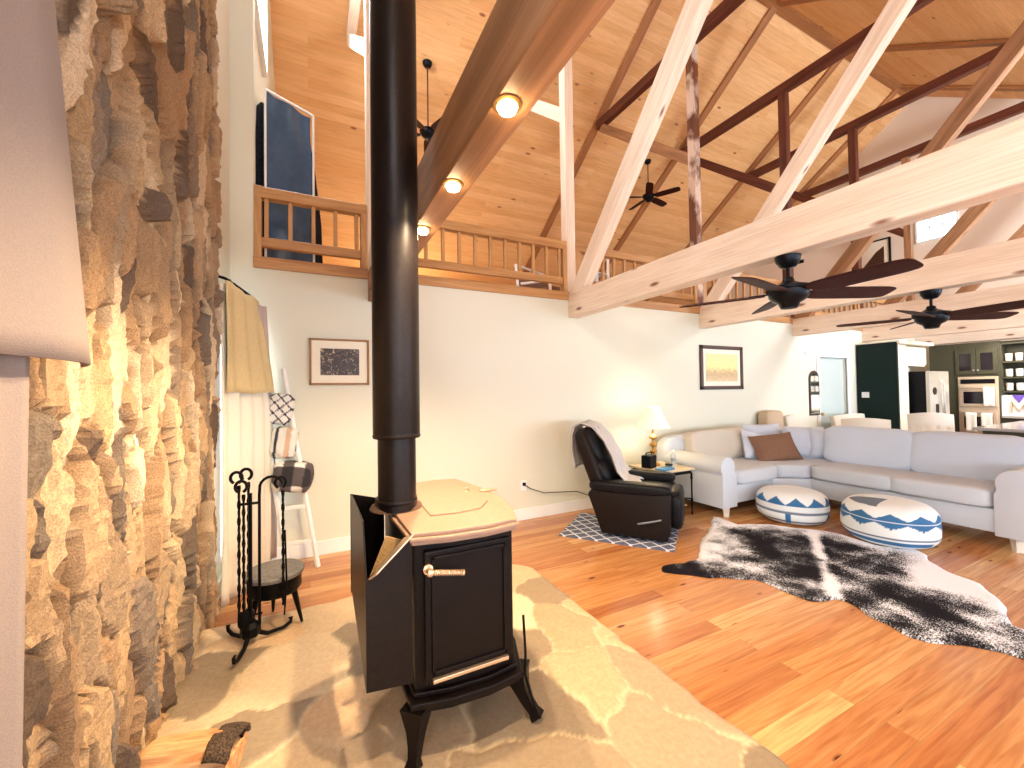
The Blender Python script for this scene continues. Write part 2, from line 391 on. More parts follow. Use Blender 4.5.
# small bright gable window and loft side window
def window(name, axis, pos, a0, a1, z0, z1, nx, nz, pane, side):
    m_ = MB(); t = .035
    def bx(a, b, c, d, p0, p1):
        if axis == 'x': m_.box(p0, p1, a, b, c, d, .003)
        else: m_.box(a, b, p0, p1, c, d, .003)
    q0, q1 = sorted((pos, pos + side * .05))
    bx(a0, a1, z0 - t, z0, q0, q1); bx(a0, a1, z1, z1 + t, q0, q1); bx(a0 - t, a0, z0 - t, z1 + t, q0, q1); bx(a1, a1 + t, z0 - t, z1 + t, q0, q1)
    for i in range(1, nx): a = a0 + (a1 - a0) * i / nx; bx(a - .012, a + .012, z0, z1, q0, q1)
    for i in range(1, nz): a = z0 + (z1 - z0) * i / nz; bx(a0, a1, a - .012, a + .012, q0, q1)
    w = struct(name, m_, 'white_paint')
    p = MB(); r0, r1 = sorted((pos + side * .005, pos + side * .015))
    if axis == 'x': p.box(r0, r1, a0, a1, z0, z1)
    else: p.box(a0, a1, r0, r1, z0, z1)
    p.build('window_pane', pane, w); return w
window('window_1', 'x', XG, 3.75, 4.42, 5.02, 5.60, 3, 2, 'sky_pane', -1)
window('window_2', 'x', -.48, 4.5, 5.5, 5.3, 7.0, 2, 3, 'day_pane', 1)
window('window_3', 'x', XL, 3.55, 4.1, .35, 2.1, 1, 3, 'day_pane', 1)
for i, x in enumerate((1.2, 4.6, 8.0, 11.2)):
    window('window_%d' % (i + 4), 'y', YF, x - 1.1, x + 1.1, .6, 2.3, 3, 2, 'day_pane', 1)  # unseen front windows, added to go with the fill lamps
window('window_8', 'x', XL, -2.9, -.3, 3.9, 6.1, 3, 3, 'day_pane', 1)
struct('window_10', MB().box(-.9, .9, -.65, -.6, -.05, .0, .004).box(-.9, .9, .6, .65, -.05, 0, .004).box(-.9, -.85, -.65, .65, -.05, 0, .004).box(.85, .9, -.65, .65, -.05, 0, .004).box(-.03, .03, -.6, .6, -.04, 0, .004), 'white_paint', M=roofM(-1) @ Matrix.Translation((9.6, -7.3, 0)))  # invented skylight, out of view, to go with the end wall fill
MB().box(-.85, .85, -.6, .6, -.012, -.004).build('window_pane', 'day_pane', bpy.data.objects['window_10'])  # glowing pane of the added skylight
window('window_9', 'x', XL, -3.0, .9, .3, 2.2, 4, 2, 'day_pane', 1)

# ------------------------------------------------------------ timber trusses
TX = [.59, 2.995, 5.375, 7.775, 10.2, 12.6]
WHERE = ['nearest roof truss, with ceiling spotlights under its heavy beam', 'second nearest roof truss of pale timber, big ceiling fan under its beam',
         'third roof truss from the camera, with mottled dark post and a fan under its beam', 'fourth roof truss, reddish upper post just right of the loft fan',
         'fifth roof truss, meeting the wall left of the dark green kitchen panel', 'farthest roof truss, above the kitchen before the end wall']
for k, x in enumerate(TX):
    t = thing('roof_truss', WHERE[k], 'roof truss', (x, 4.32, 2.42), group='timber roof trusses')
    def q(y, z, dx=0): return (dx, y - 4.32, z - 2.42)
    pale = 'pale_pine'
    beamobj('tie_beam', q(4.25 if k else 4.25, 2.57), q(-3.95, 2.57), .15 if k else .13, .30, 'brown_timber' if k == 0 else pale, t)
    pm = [pale, pale, 'stained_post', 'dark_timber', 'dark_timber', 'brown_timber'][k]
    beamobj('king_post', q(4.33, 2.40), q(4.33, 6.87), .13, .13, pm, t, upv=(0, 1, 0))
    beamobj('collar_beam', q(6.62, 6.96), q(2.18, 6.96), .13, .17, 'dark_timber' if k > 1 else pale, t)
    beamobj('knee_brace', q(6.5, 6.86), q(4.33, 5.05), .10, .16, ['pale_pine', 'pale_pine', 'brown_timber', 'dark_timber', 'dark_timber', 'dark_timber'][k], t)
    beamobj('strut', q(4.2, 2.62), q(1.22, 2.62 + 2.98 * 1.17), .13, .2, pale if k < 3 else 'brown_timber', t)
    ny = math.cos(th); 
    for sgn in (1, -1):
        if k < 2: continue
        a = Vector(q(RY, RZ - .04)); b = Vector(q(RY + sgn * 7.9, RZ - .04 - 7.9 * SL))
        beamobj('rafter', a, b, .16, .05, 'rafter_timber', t)  # thin flat brown strip under the ceiling boards at this truss

# spotlights on the first tie beam
def spot(y, lab, vis=True):
    t = thing('ceiling_spotlight', lab, 'spotlight', (TX[0] - .02, y, 2.42), group='spotlights under the nearest beam')
    MB().lathe([(.045, 0), (.045, -.004), (.034, -.008), (.030, -.002)], 20).build('spotlight_housing', 'brass', t, True)
    MB().lathe([(.0, -.003), (.022, -.006), (.033, -.012), (.026, -.026), (.0, -.032)], 16).build('bulb', 'bulb_glow', t, True)
    l = bpy.data.lights.new('spotlight_light', 'SPOT'); l.energy = 125; l.color = (1, .76, .48); l.spot_size = math.radians(150); l.spot_blend = .6; l.shadow_soft_size = .025
    o = bpy.data.objects.new('spotlight_light', l); COL.objects.link(o); o.location = (TX[0], y, 2.37)
for y, lab in ((2.24, 'glowing spotlight under the nearest beam, just right of the flue pipe'), (1.70, 'middle glowing spotlight under the nearest heavy beam'),
               (1.15, 'highest glowing spotlight in view under the nearest heavy beam')):
    spot(y, lab)

# ------------------------------------------------------------ loft railing
def rail_section(x0, x1, lab):
    t = thing('loft_railing', lab, 'railing', ((x0 + x1) / 2, YW + .06, 2.745), group='wooden railings along the loft edge')
    h = (x1 - x0) / 2
    beamobj('top_rail', (-h, 0, .60), (h, 0, .60), .09, .10, 'pine_trim', t)
    beamobj('bottom_rail', (-h, 0, .15), (h, 0, .15), .05, .09, 'pine_trim', t)
    n = max(2, round((x1 - x0) / .185))
    first = None
    for i in range(n):
        x = -h + (i + .5) * (x1 - x0) / n
        if first is None: first = beamobj('baluster', (x, 0, .19), (x, 0, .56), .035, .035, 'pine_trim', t, bev=.002); base = first
        else:
            c = first.copy(); COL.objects.link(c); c.matrix_local = beam_mat((x, 0, .19), (x, 0, .56))
    for s_ in (-1, 1):
        beamobj('post', (s_ * (h - .03), .0, .0), (s_ * (h - .03), .0, .655), .06, .085, 'pine_trim', t, bev=.003)
edges = [-.443] + [v for x in TX for v in (x - .066, x + .066)] + [XG - .01]
labs = ['loft railing section at far left, in front of the blue covered frame', 'loft railing section right of the flue pipe', 'loft railing section between the white post and the mottled post',
        'loft railing section with bright gap, left of the big ceiling fan', 'loft railing section above the hallway door', 'loft railing section above the green kitchen panel', 'short last loft railing section at the far end wall']
for i in range(7): rail_section(edges[2 * i], edges[2 * i + 1], labs[i])

# ------------------------------------------------------------ stone chimney face
def cells(seedv, u0, u1, v0, v1, su, sv, tilt=.25):
    R_ = np.random.RandomState(seedv); pts = []
    nu = int((u1 - u0) / su) + 3; nv = int((v1 - v0) / sv) + 3
    for j in range(nv):
        for i in range(nu):
            pts.append((u0 + (i - 1 + R_.rand() * .95 + (.5 if j % 2 else 0)) * su, v0 + (j - 1 + R_.rand() * .95) * sv))
    return np.array(pts), R_
def relief(name, u, v, pts, R_, su, sv, depth, mortar, pal, rot=0.35):
    """height and colour of irregular stones at grid (u,v)"""
    U, V = np.meshgrid(u, v); n = len(pts)
    ang = (R_.rand(n) - .5) * rot * 2; asp = .7 + R_.rand(n) * .7; hh = R_.rand(n); tx = (R_.rand(n) - .5); ty = (R_.rand(n) - .5)
    d1 = np.full(U.shape, 1e9); d2 = d1.copy(); idx = np.zeros(U.shape, int)
    wob = np.zeros_like(U)
    for j in range(U.shape[0]):
        for i in range(U.shape[1]):
            wob[j, i] = noise.noise(Vector((U[j, i] * 9, V[j, i] * 5, 0)))
    Uw = U + wob * su * .12; Vw = V + np.roll(wob, 7, 1) * sv * .12
    for k in range(n):
        du = (Uw - pts[k, 0]); dv = (Vw - pts[k, 1])
        near = (abs(du) < 2.6 * su) & (abs(dv) < 2.6 * sv)
        if not near.any(): continue
        a, b = np.cos(ang[k]), np.sin(ang[k])
        x = (a * du / su + b * dv / su * .5) / asp[k]; y = (-b * du / sv * .5 + a * dv / sv) * asp[k] ** .3
        d = np.where(near, np.maximum(np.hypot(x, y) * .6 + .4 * np.maximum(abs(x), abs(y)), 0), 1e9)
        c = d < d1; d2 = np.where(c, d1, np.minimum(d2, d)); idx = np.where(c, k, idx); d1 = np.where(c, d, d1)
    e = np.clip((d2 - d1) / mortar, 0, 1)
    lu = (U - pts[idx, 0]) / su; lv = (V - pts[idx, 1]) / sv
    h = np.minimum(1, e * 1.6) ** .7 * (.35 + .65 * hh[idx]) * depth + e * (lu * tx[idx] * 1.1 + lv * ty[idx] * .7) * depth
    P = np.array([lin(c)[:3] for c in pal]); mcol = (150, 116, 82) if name == 's' else (218, 196, 158); ci = R_.randint(0, len(pal), n)
    col = P[ci[idx]] * (.88 + .24 * R_.rand(n))[idx][..., None]
    mort = np.array(lin(mcol)[:3]); k_ = np.clip(e * 2.2, 0, 1)[..., None]
    return h, col * k_ + mort * (1 - k_)
u = np.arange(.55, 3.451, .0125); v = np.arange(.02, 4.3, .02)
su, sv = .085, .44
pts, R_ = cells(3, .5, 3.6, 0, 4.4, su, sv)
pal = [(196, 164, 126), (176, 142, 106), (214, 186, 148), (150, 130, 110), (188, 152, 114), (228, 204, 170), (136, 120, 104), (178, 150, 118), (200, 166, 124), (108, 88, 72)]
h, col = relief('s', u, v, pts, R_, su, sv, .080, .15, pal, .8)
nu, nv = len(u), len(v)
verts = []; cols = []
for j in range(nv):
    for i in range(nu):
        rough_ = .016 * (1 - 2 * abs(noise.noise(Vector((u[i] * 24 + v[j] * 2, v[j] * 5, 3))))) - .012 + .010 * noise.noise(Vector((u[i] * 60, v[j] * 40, 9)))
        verts.append((XL - .006 + h[j, i] + rough_, u[i], v[j])); cols.append(tuple(col[j, i]))
# return face at the far edge, and the near edge, plus the tall plain continuation above the view
faces = [(j * nu + i, j * nu + i + 1, (j + 1) * nu + i + 1, (j + 1) * nu + i) for j in range(nv - 1) for i in range(nu - 1)]
for j in range(nv):
    for ed in (nu - 1, 0): pass
base = len(verts)
for j in range(nv): verts.append((XL, u[-1] + .01, v[j])); cols.append(cols[j * nu + nu - 1])
for j in range(nv - 1): faces.append((j * nu + nu - 1, base + j, base + j + 1, (j + 1) * nu + nu - 1))
me = bpy.data.meshes.new('stone_chimney'); me.from_pydata(verts, [], faces); me.materials.append(MAT['stone_attr'])
ca = me.color_attributes.new('Col', 'FLOAT_COLOR', 'POINT')
for i, c in enumerate(cols): ca.data[i].color = c + (1,)
so = bpy.data.objects.new('stone_chimney', me); COL.objects.link(so)
tag(so, 'rough split-stone chimney face rising beside the woodstove at the left', 'chimney')
# ------------------------------------------------------------ hearth
def hearth():
    # outline in plan
    out = []
    for y in np.arange(.3, 2.75, .06): out.append((1.62 + .035 * noise.noise(Vector((y * 2.3, 1, 0))) + .02 * noise.noise(Vector((y * 9, 5, 0))), y))
    out += [(1.66, 2.82), (1.63, 2.95), (1.57, 3.06), (1.46, 3.12)]
    for x in np.arange(1.36, -.5, -.07): out.append((x, 3.13 + .02 * noise.noise(Vector((x * 6, 2, 0)))))
    def right(y):
        ys = np.array([p[1] for p in out[:45]]); xs = np.array([p[0] for p in out[:45]])
        return float(np.interp(y, ys, xs))
    u = np.arange(-.6, 1.7, .016); v = np.arange(.3, 3.14, .016)
    su = .42; pts, R2 = cells(11, -.7, 1.8, .2, 3.3, su, su)
    pal = [(212, 186, 150), (194, 166, 128), (222, 198, 164), (172, 148, 118), (206, 178, 140), (152, 132, 106), (214, 180, 140)]
    h, col = relief('h', u, v, pts, R2, su, su, .012, .10, pal, .8)
    yb = lambda x: (3.13 + .02 * noise.noise(Vector((x * 6, 2, 0)))) if x < 1.4 else 3.13 - .30 * ((x - 1.4) / .26) ** 2.2
    V_ = []; C_ = []
    for j, vy in enumerate(v):
        for i, ux in enumerate(u):
            t = i / (len(u) - 1); xr = right(min(vy, 2.6))
            if vy > 2.6: xr = 1.63
            x = -.6 + t * (xr + .6); y = vy
            s_ = (vy - .3) / (v[-1] - .3); y = .3 + s_ * (yb(x) - .3)
            ii = min(len(u) - 1, int(round((x - u[0]) / .016))); jj = min(len(v) - 1, int(round((y - v[0]) / .016)))
            ed = min(1, (xr - x) / .03 if xr - x < .03 else 1, (1 - s_) / .012 if 1 - s_ < .012 else 1); ed = max(0, ed)
            z = .062 + h[jj, ii] + .006 * noise.noise(Vector((x * 7, y * 7, 0))) + .003 * noise.noise(Vector((x * 30, y * 30, 0))) - (1 - ed) ** 2 * .018
            V_.append((x, y, z)); C_.append(tuple(col[jj, ii]))
    w = len(u); hgt = len(v)
    F_ = [(j * w + i, j * w + i + 1, (j + 1) * w + i + 1, (j + 1) * w + i) for j in range(hgt - 1) for i in range(w - 1)]
    # skirt
    ring = [(hgt - 1) * w + i for i in range(w)][::-1] + [j * w for j in range(hgt - 2, -1, -1)] + [i for i in range(1, w)] + [j * w + w - 1 for j in range(1, hgt - 1)]
    b0 = len(V_)
    for r in ring: V_.append((V_[r][0], V_[r][1], 0)); C_.append(C_[r])
    n = len(ring)
    for k in range(n): F_.append((ring[k], ring[(k + 1) % n], b0 + (k + 1) % n, b0 + k))
    me = bpy.data.meshes.new('hearth'); me.from_pydata(V_, [], F_); me.materials.append(MAT['hearth_attr'])
    bm = bmesh.new(); bm.from_mesh(me); bmesh.ops.recalc_face_normals(bm, faces=bm.faces); bm.to_mesh(me); bm.free()
    for p in me.polygons: p.use_smooth = True
    ca = me.color_attributes.new('Col', 'FLOAT_COLOR', 'POINT')
    for i, c in enumerate(C_): ca.data[i].color = c + (1,)
    o = bpy.data.objects.new('hearth', me); COL.objects.link(o)
    tag(o, 'low flagstone hearth slab under the black woodstove', 'hearth')
hearth()
HZ = .075
# ------------------------------------------------------------ wood stove
def stove():
    root = thing('wood_stove', 'black cast iron woodstove with dusty tan top on the stone hearth', 'stove', (.6, 2.05, HZ))
    rc = Vector((.6, 2.05, HZ))
    def loc(x, y, z): return (x - rc.x, y - rc.y, z - rc.z)
    def foot(s=0.0):  # plan outline, s = outward offset
        pts = [(.345, 1.60), (.50, 1.565), (.66, 1.555), (.81, 1.575), (.885, 1.79), (.915, 2.0), (.905, 2.22), (.84, 2.53), (.70, 2.56), (.56, 2.53), (.345, 2.40), (.33, 2.0)]
        cx, cy = .62, 2.05; res = []
        for x, y in pts:
            d = Vector((x - cx, y - cy)); d = d * (1 + s / d.length); res.append((d.x + cx - rc.x, d.y + cy - rc.y))
        return res
    MB().prism(foot(-.045), .30 - HZ, .905 - HZ, bev=.006).build('body', 'stove_iron', root)
    # moulded top: three thin stepped slabs
    MB().prism(foot(-.02), .90 - HZ, .918 - HZ, bev=.004).prism(foot(.0), .918 - HZ, .934 - HZ, bev=.005).prism(foot(-.018), .934 - HZ, .95 - HZ, bev=.005).build('top', 'stove_top_dust', root)
    lid = [(.48, 1.80), (.60, 1.78), (.72, 1.80), (.80, 1.90), (.83, 2.05), (.80, 2.22), (.72, 2.33), (.60, 2.36), (.50, 2.36)]
    lp = MB().prism([(x - rc.x, y - rc.y) for x, y in lid], .95 - HZ, .957 - HZ, bev=.003).build('lid', 'stove_top_dust', root)
    MB().lathe([(.016, 0), (.016, .004), (.009, .008), (.012, .018), (.004, .024)], 14, loc(.77, 2.12, .957)).build('knob', 'spring_chrome', lp, True)
    MB().tube([loc(.84, 2.10, .957), loc(.88, 2.09, .96), loc(.93, 2.08, .958)], [.008, .010, .006]).build('lid_handle', 'spring_chrome', lp, True)
    # base mouldings
    MB().prism(foot(-.025), .305 - HZ, .325 - HZ, bev=.005).prism(foot(.005), .275 - HZ, .303 - HZ, bev=.006).prism(foot(-.01), .255 - HZ, .274 - HZ, bev=.005).build('ash_ledge', 'stove_iron', root)
    # side loading door facing the camera
    d = MB().box(.40 - rc.x, .775 - rc.x, 1.592 - rc.y, 1.62 - rc.y, .36 - HZ, .875 - HZ, .006).build('door', 'stove_iron', root)
    fr = MB()
    for (a, b, c, e) in ((.425, .75, .395, .41), (.425, .75, .84, .855), (.425, .44, .395, .855), (.735, .75, .395, .855)):
        fr.box(a - rc.x, b - rc.x, 1.582 - rc.y, 1.594 - rc.y, c - HZ, e - HZ, .003)
    fr.build('door_rim', 'stove_iron', d)
    MB().box(.425 - rc.x, .75 - rc.x, 1.572 - rc.y, 1.592 - rc.y, .37 - HZ, .385 - HZ, .003).build('door_ledge', 'spring_chrome', d)
    hd = MB()
    hd.lathe([(.0, 0), (.018, .0), (.02, .012), (.012, .016), (.01, .045), (.014, .05), (.006, .056)], 16, M=Matrix.Translation(loc(.425, 1.592, .80)) @ Matrix.Rotation(PI / 2, 4, 'X'))
    coil = []
    for i in range(120):
        a = i * .75; s_ = i / 119; coil.append(Vector(loc(.438 + s_ * .115, 1.555 + .010 * math.cos(a), .795 - .022 * s_ + .010 * math.sin(a))))
    hd.tube(coil, .0028, 5); hd.tube([loc(.43, 1.555, .797), loc(.55, 1.555, .773)], .0085, 10)
    hd.tube([loc(.552, 1.555, .773), loc(.562, 1.555, .771)], .012, 10)
    hd.build('door_handle', 'spring_chrome', d, True, Matrix.Translation((-.014, 0, .012)))
    # front (right hand) door of the stove, facing +X
    MB().prism([(1.80 - rc.y, .42 - HZ), (2.38 - rc.y, .42 - HZ), (2.38 - rc.y, .84 - HZ), (1.80 - rc.y, .84 - HZ)], .845 - rc.x, .875 - rc.x, 'x', bev=.006).build('front_door', 'stove_iron', root)
    # cabriole legs
    for (x, y, dx, dy) in ((.375, 1.635, -.025, -.045), (.83, 1.66, .055, -.08), (.85, 2.42, .05, .06), (.40, 2.38, -.03, .06)):
        pts = [loc(x + dx * f, y + dy * f, z) for f, z in ((0, .27), (.05, .23), (.25, .18), (.55, .13), (.85, .10), (1.05, .078))]
        MB().tube(pts, [.055, .046, .032, .024, .021, .030], 8, sq=True).build('leg', 'stove_iron', root, True)
    # rear heat shield, an open topped sheet metal box
    sh = MB()
    def quad(a, b, c, e): sh._add([loc(*a), loc(*b), loc(*c), loc(*e)], [[0, 1, 2, 3]])
    quad((.185, 1.63, .385), (.185, 2.22, .52), (.185, 2.22, .995), (.185, 1.72, .995))   # back sheet
    sh._add([loc(.185, 1.63, .385), loc(.185, 1.63, .80), loc(.185, 1.72, .995)], [[0, 1, 2]])
    quad((.185, 1.63, .385), (.36, 1.64, .36), (.36, 1.64, .93), (.185, 1.63, .80))      # near wing
    quad((.185, 2.22, .50), (.36, 2.30, .50), (.36, 2.30, .93), (.185, 2.22, .995))
    o = sh.build('rear_heat_shield', 'flue_black', root)
    md = o.modifiers.new('s', 'SOLIDIFY'); md.thickness = .006
    fl = MB(); fl._add([loc(.19, 1.63, .80), loc(.22, 1.60, .83), loc(.36, 1.61, .95), loc(.335, 1.66, .925)], [[0, 1, 2, 3]])
    o = fl.build('shield_flange', 'spring_chrome', root); md = o.modifiers.new('s', 'SOLIDIFY'); md.thickness = .006
    # flue collar
    MB().lathe([(.125, 0), (.118, .012), (.1, .02), (.097, .05)], 32, loc(.375, 2.03, .95)).build('flue_collar', 'rust_brown', root, True)
    # hanging tool wire at the right corner
    MB().tube([loc(.835, 1.60, .52), loc(.838, 1.59, .36), loc(.835, 1.59, .27), loc(.85, 1.575, .20), (.87 - rc.x, 1.57 - rc.y, .13 - HZ), (.89 - rc.x, 1.56 - rc.y, .085 - HZ)], .006).build('hanging_wire', 'black_iron', root, True)
    cb = MB().box(-.035, .035, -.004, .004, -.09, .09, .001, Matrix.Translation((.285, 1.80, .80)) @ Matrix.Rotation(.4, 4, 'Y')).build('cardboard_strip', 'cardboard')
    tag(cb, 'strip of brown cardboard tucked behind the stove shield', 'cardboard')
stove()
pipe = thing('stove_pipe', 'tall black flue pipe rising from the woodstove', 'stove pipe', (.372, 1.99, .955))
MB().lathe([(.088, 0), (.088, .40)], 40).lathe([(.091, .03), (.0935, .035), (.0935, .045), (.091, .05)], 40).build('lower_pipe', 'flue_black', pipe, True)
MB().lathe([(.108, .335), (.112, .345), (.108, .355), (.109, .36), (.109, 4.0), (.109, 5.95)][:], 40).lathe([(.1085, 1.30), (.1085, 1.306)], 40).build('upper_pipe', 'flue_black', pipe, True)

# ------------------------------------------------------------ fireplace tools
def tools():
    B = Vector((-.31, 2.80, HZ))
    t = thing('fireplace_tool_stand', 'black wrought iron fire tool stand with curled feet on the hearth', 'tool stand', B)
    MB().lathe([(.045, .045), (.052, .06), (.052, .10), (.03, .125)], 8).build('base', 'black_iron', t)
    for (fx, fy) in ((.20, .085), (-.13, .16), (-.05, -.21)):
        MB().tube([(0, 0, .075), (fx * .4, fy * .4, .02), (fx * .8, fy * .8, .014), (fx, fy, .03), (fx * 1.03, fy * 1.03, .055), (fx * .95, fy * .95, .058)], [.014, .012, .011, .011, .009, .006]).build('foot', 'black_iron', t, True)
    arch = [(.045, 0, .10), (.045, 0, .84)] + [(.045 + .06 * (1 - math.cos(a)), 0, .88 + .065 * math.sin(a)) for a in [PI * k / 10 for k in range(1, 10)]] + [(.168, 0, .90)]
    MB().tube(arch, .008).build('hook_arch', 'black_iron', t, True)
    MB().tube([(0, 0, .1), (0, 0, .80), (-.0, 0, .86)], .010).tube([(-.05, 0, .80), (.05, 0, .80)], .008).tube([(-.04, 0, .16), (.06, 0, .16)], .006).build('centre_rod', 'black_iron', t, True)
    def tool(name, x, y, head, lab, top):
        g = thing(name, lab, 'fire tool', (B.x + x, B.y + y, HZ + .12), group='fire tools hanging on the stand')
        n = 44; MB().tube([(0, 0, .06 + (top - .06) * i / n) for i in range(n + 1)], .0078, 4, twist=.55, sq=True).build('shaft', 'black_iron', g)
        # heart shaped looped handle
        hp = []
        for i in range(17):
            a = PI * 1.75 * i / 16 - PI * .38
            hp.append((.0 + .028 * math.cos(a) - .012, 0, top + .045 + .032 * math.sin(a)))
        MB().tube(hp, .0085).build('handle', 'black_iron', g, True)
        if head == 'shovel': MB().rbox((0, 0, .03), (.06, .012, .10), 3, 4).build('shovel_blade', 'black_iron', g, True)
        if head == 'brush': MB().lathe([(.012, -.02), (.03, -.01), (.028, .05), (.01, .07)], 12).build('brush_head', 'black_plastic', g, True)
        if head == 'poker': MB().tube([(0, 0, .06), (0, 0, 0), (.02, 0, .02), (.035, 0, .04)], [.008, .005, .006, .003]).build('poker_tip', 'black_iron', g, True)
        if head == 'tongs': MB().tube([(.01, 0, .5), (.018, 0, .2), (.006, 0, .0)], .005).build('tong_arm', 'black_iron', g, True)
    tool('fire_poker', -.055, .0, 'poker', 'leftmost twisted iron fire tool with looped handle on the stand', .79)
    tool('fire_shovel', -.03, -.02, 'shovel', 'second twisted iron fire tool from the left, its loop handle lowest', .74)
    tool('fire_brush', -.012, .03, 'brush', 'third iron fire tool, just left of the arched rod', .80)
    tool('fire_tongs', .165, .0, 'tongs', 'twisted fire tool hanging alone from the right end of the arch', .74)
tools()
# round stone-topped stool / bin behind the tools
st = thing('round_stool', 'small round grey-topped stool with splayed legs behind the fire tools', 'stool', (-.20, 2.98, HZ))
MB().lathe([(.15, .30), (.165, .305), (.168, .325), (.16, .335), (.05, .338)], 28).build('seat_top', 'stone_grey', st, True)
MB().lathe([(.135, .20), (.15, .22), (.15, .30)], 28).build('apron', 'black_iron', st, True)
for a in (-.4, 1.7, 3.8):
    MB().tube([(.10 * math.cos(a), .10 * math.sin(a), .28), (.13 * math.cos(a), .13 * math.sin(a), .14), (.165 * math.cos(a), .165 * math.sin(a), .0)], [.02, .016, .008]).build('leg', 'black_iron', st, True)
# split log
def log():
    root = thing('split_log', 'split firewood log with pale orange face on the hearth by the chimney', 'firewood', (-.42, 1.93, HZ), -.30)
    def rad(a, s_): return .085 * (1 + .10 * noise.noise(Vector((math.cos(a) * 2, math.sin(a) * 2, s_ * 4))) + .05 * noise.noise(Vector((math.cos(a) * 9, math.sin(a) * 9, s_ * 9))))
    L = .17
    def bark(uu, vv):      # lower rounded half
        a = PI * (1.0 + uu); s_ = (vv - .5) * 2 * L; q_ = rad(a, s_); return Vector((s_, q_ * math.cos(a) * 1.1, .085 + q_ * math.sin(a)))
    o = MB().grid(bark, 20, 16).build('bark', 'bark', root, True); md = o.modifiers.new('s', 'SOLIDIFY'); md.thickness = .010
    def top(uu, vv):       # split upper side: ridged fibres running along the log
        y = (uu - .5) * .175; s_ = (vv - .5) * 2 * L
        z = .04 + .105 * (1 - abs(2 * uu - 1.05) ** 3) * (1 - .75 * abs(2 * vv - 1) ** 7) + .026 * abs(noise.noise(Vector((s_ * 3, y * 30, 1)))) + .010 * noise.noise(Vector((s_ * 6, y * 70, 4)))
        return Vector((s_ * (1 + .04 * noise.noise(Vector((y * 40, 1, 1)))), y, z))
    o = MB().grid(top, 40, 24).build('split_face', 'split_wood', root); md = o.modifiers.new('s', 'SOLIDIFY'); md.thickness = .012
    for sg in (-1, 1):
        poly = [(.080 * 1.1 * math.cos(PI + PI * k / 10), .085 + .083 * math.sin(PI + PI * k / 10)) for k in range(11)] + [(.07, .075), (.045, .085), (-.04, .085), (-.07, .07)]
        MB().prism(poly, sg * L - .004, sg * L + .004, 'x').build('cut_end', 'split_wood', root)
    def flap(uu, vv):      # ragged bark left on the right hand shoulder
        a = -.25 + 2.9 * uu; s_ = .095 + .085 * vv + .02 * noise.noise(Vector((uu * 5, 2, 2))); q_ = rad(a, s_) * 1.06
        return Vector((s_, q_ * math.cos(a) * 1.1, .088 + q_ * .70 * math.sin(a) * (1 - .35 * vv ** 3)))
    o = MB().grid(flap, 22, 10).build('bark_strip', 'bark', root, True); md = o.modifiers.new('s', 'SOLIDIFY'); md.thickness = .012
log()

# ------------------------------------------------------------ curtains
def sheet(name, fn, nu, nv, mat, parent, thick=.006):
    o = MB().grid(fn, nu, nv).build(name, mat, parent, True); md = o.modifiers.new('s', 'SOLIDIFY'); md.thickness = thick; return o
rod = thing('curtain_rod', 'curved black curtain rod right of the stone chimney', 'curtain rod', (-.55, 3.8, 2.34))
R0 = Vector((-.55, 3.8, 2.34))
MB().tube([off((XL, 3.47, 2.345), R0), off((-.58, 3.47, 2.345), R0), off((-.54, 3.52, 2.345), R0), off((-.50, 3.7, 2.34), R0), off((-.45, 4.0, 2.34), R0), off((-.43, 4.16, 2.34), R0), off((-.45, 4.2, 2.34), R0), off((-.47, 4.245, 2.34), R0)], .011).build('rod', 'black_iron', rod, True)
for k in range(6):
    y = 3.55 + k * .105
    MB().tube([(-.50 + (y - 3.7) * .15 - R0.x + .016 * math.cos(a), y - R0.y, .0 - .010 + .02 * math.sin(a)) for a in [2 * PI * i / 12 for i in range(13)]], .002, 5).build('ring', 'black_iron', rod)
def far_c(flare, ztop, zbot, amp, nf, y0=3.47, y1=4.16, dx=0):
    def f(uu, vv):
        z = ztop + (zbot - ztop) * vv; dz = (2.33 - z)
        y = y0 + (y1 - y0) * uu - .05 * dz * uu
        x = -.56 + .13 * uu + flare * min(dz, 1.0) * uu + dx
        x += amp * (.4 + vv) * math.sin(uu * nf * 2 * PI + .6 * math.sin(vv * 3)); return Vector((x, y, z + .01 * math.sin(uu * nf * PI)))
    return f
c1 = thing('window_curtain', 'pale sheer curtain with tan linen valance between chimney and back wall', 'curtain', (0, 0, 0))
sheet('sheer_panel', far_c(.12, 2.30, .03, .018, 4), 48, 24, 'curtain_sheer', c1, .004)
sheet('valance', far_c(.15, 2.32, 1.52, .016, 3, 3.47, 4.14, .03), 40, 14, 'curtain_linen', c1, .006)
sheet('side_panel', lambda uu, vv: Vector((-.40 + .07 * uu + .12 * min(1, vv * 1.4) * .6 + .014 * math.sin(uu * 12), 4.10 + .08 * uu, 2.28 - 2.2 * vv)), 16, 20, 'curtain_rose', c1, .004)
c2 = thing('window_curtain', 'blurred pinkish linen curtain at the extreme left edge of the photo', 'curtain', (0, 0, 0))
def near_low(uu, vv):
    z = 2.6 - 2.57 * vv; y = 1.16 - uu * .95
    return Vector((-.50 - .022 * math.sin(uu * 26) * (.5 + vv), y - .035 * vv, z))
def near_val(uu, vv):
    z = 2.66 - 1.085 * vv + .0 * uu; fl = max(0, (2.45 - z)) * .19
    y = 1.19 + fl - uu * (1.0 + fl)
    return Vector((-.50 + .03 * min(1, uu * 6) + .022 * math.sin(uu * 15) * (.3 + vv), y, z + .02 * uu * vv))
sheet('long_panel', near_low, 90, 30, 'curtain_taupe', c2, .006)
sheet('valance', near_val, 90, 20, 'curtain_taupe', c2, .010)
rod2 = thing('curtain_rod', 'curtain rod above the near left curtain, beyond the top of the photo', 'curtain rod', (-.5, .6, 2.67))
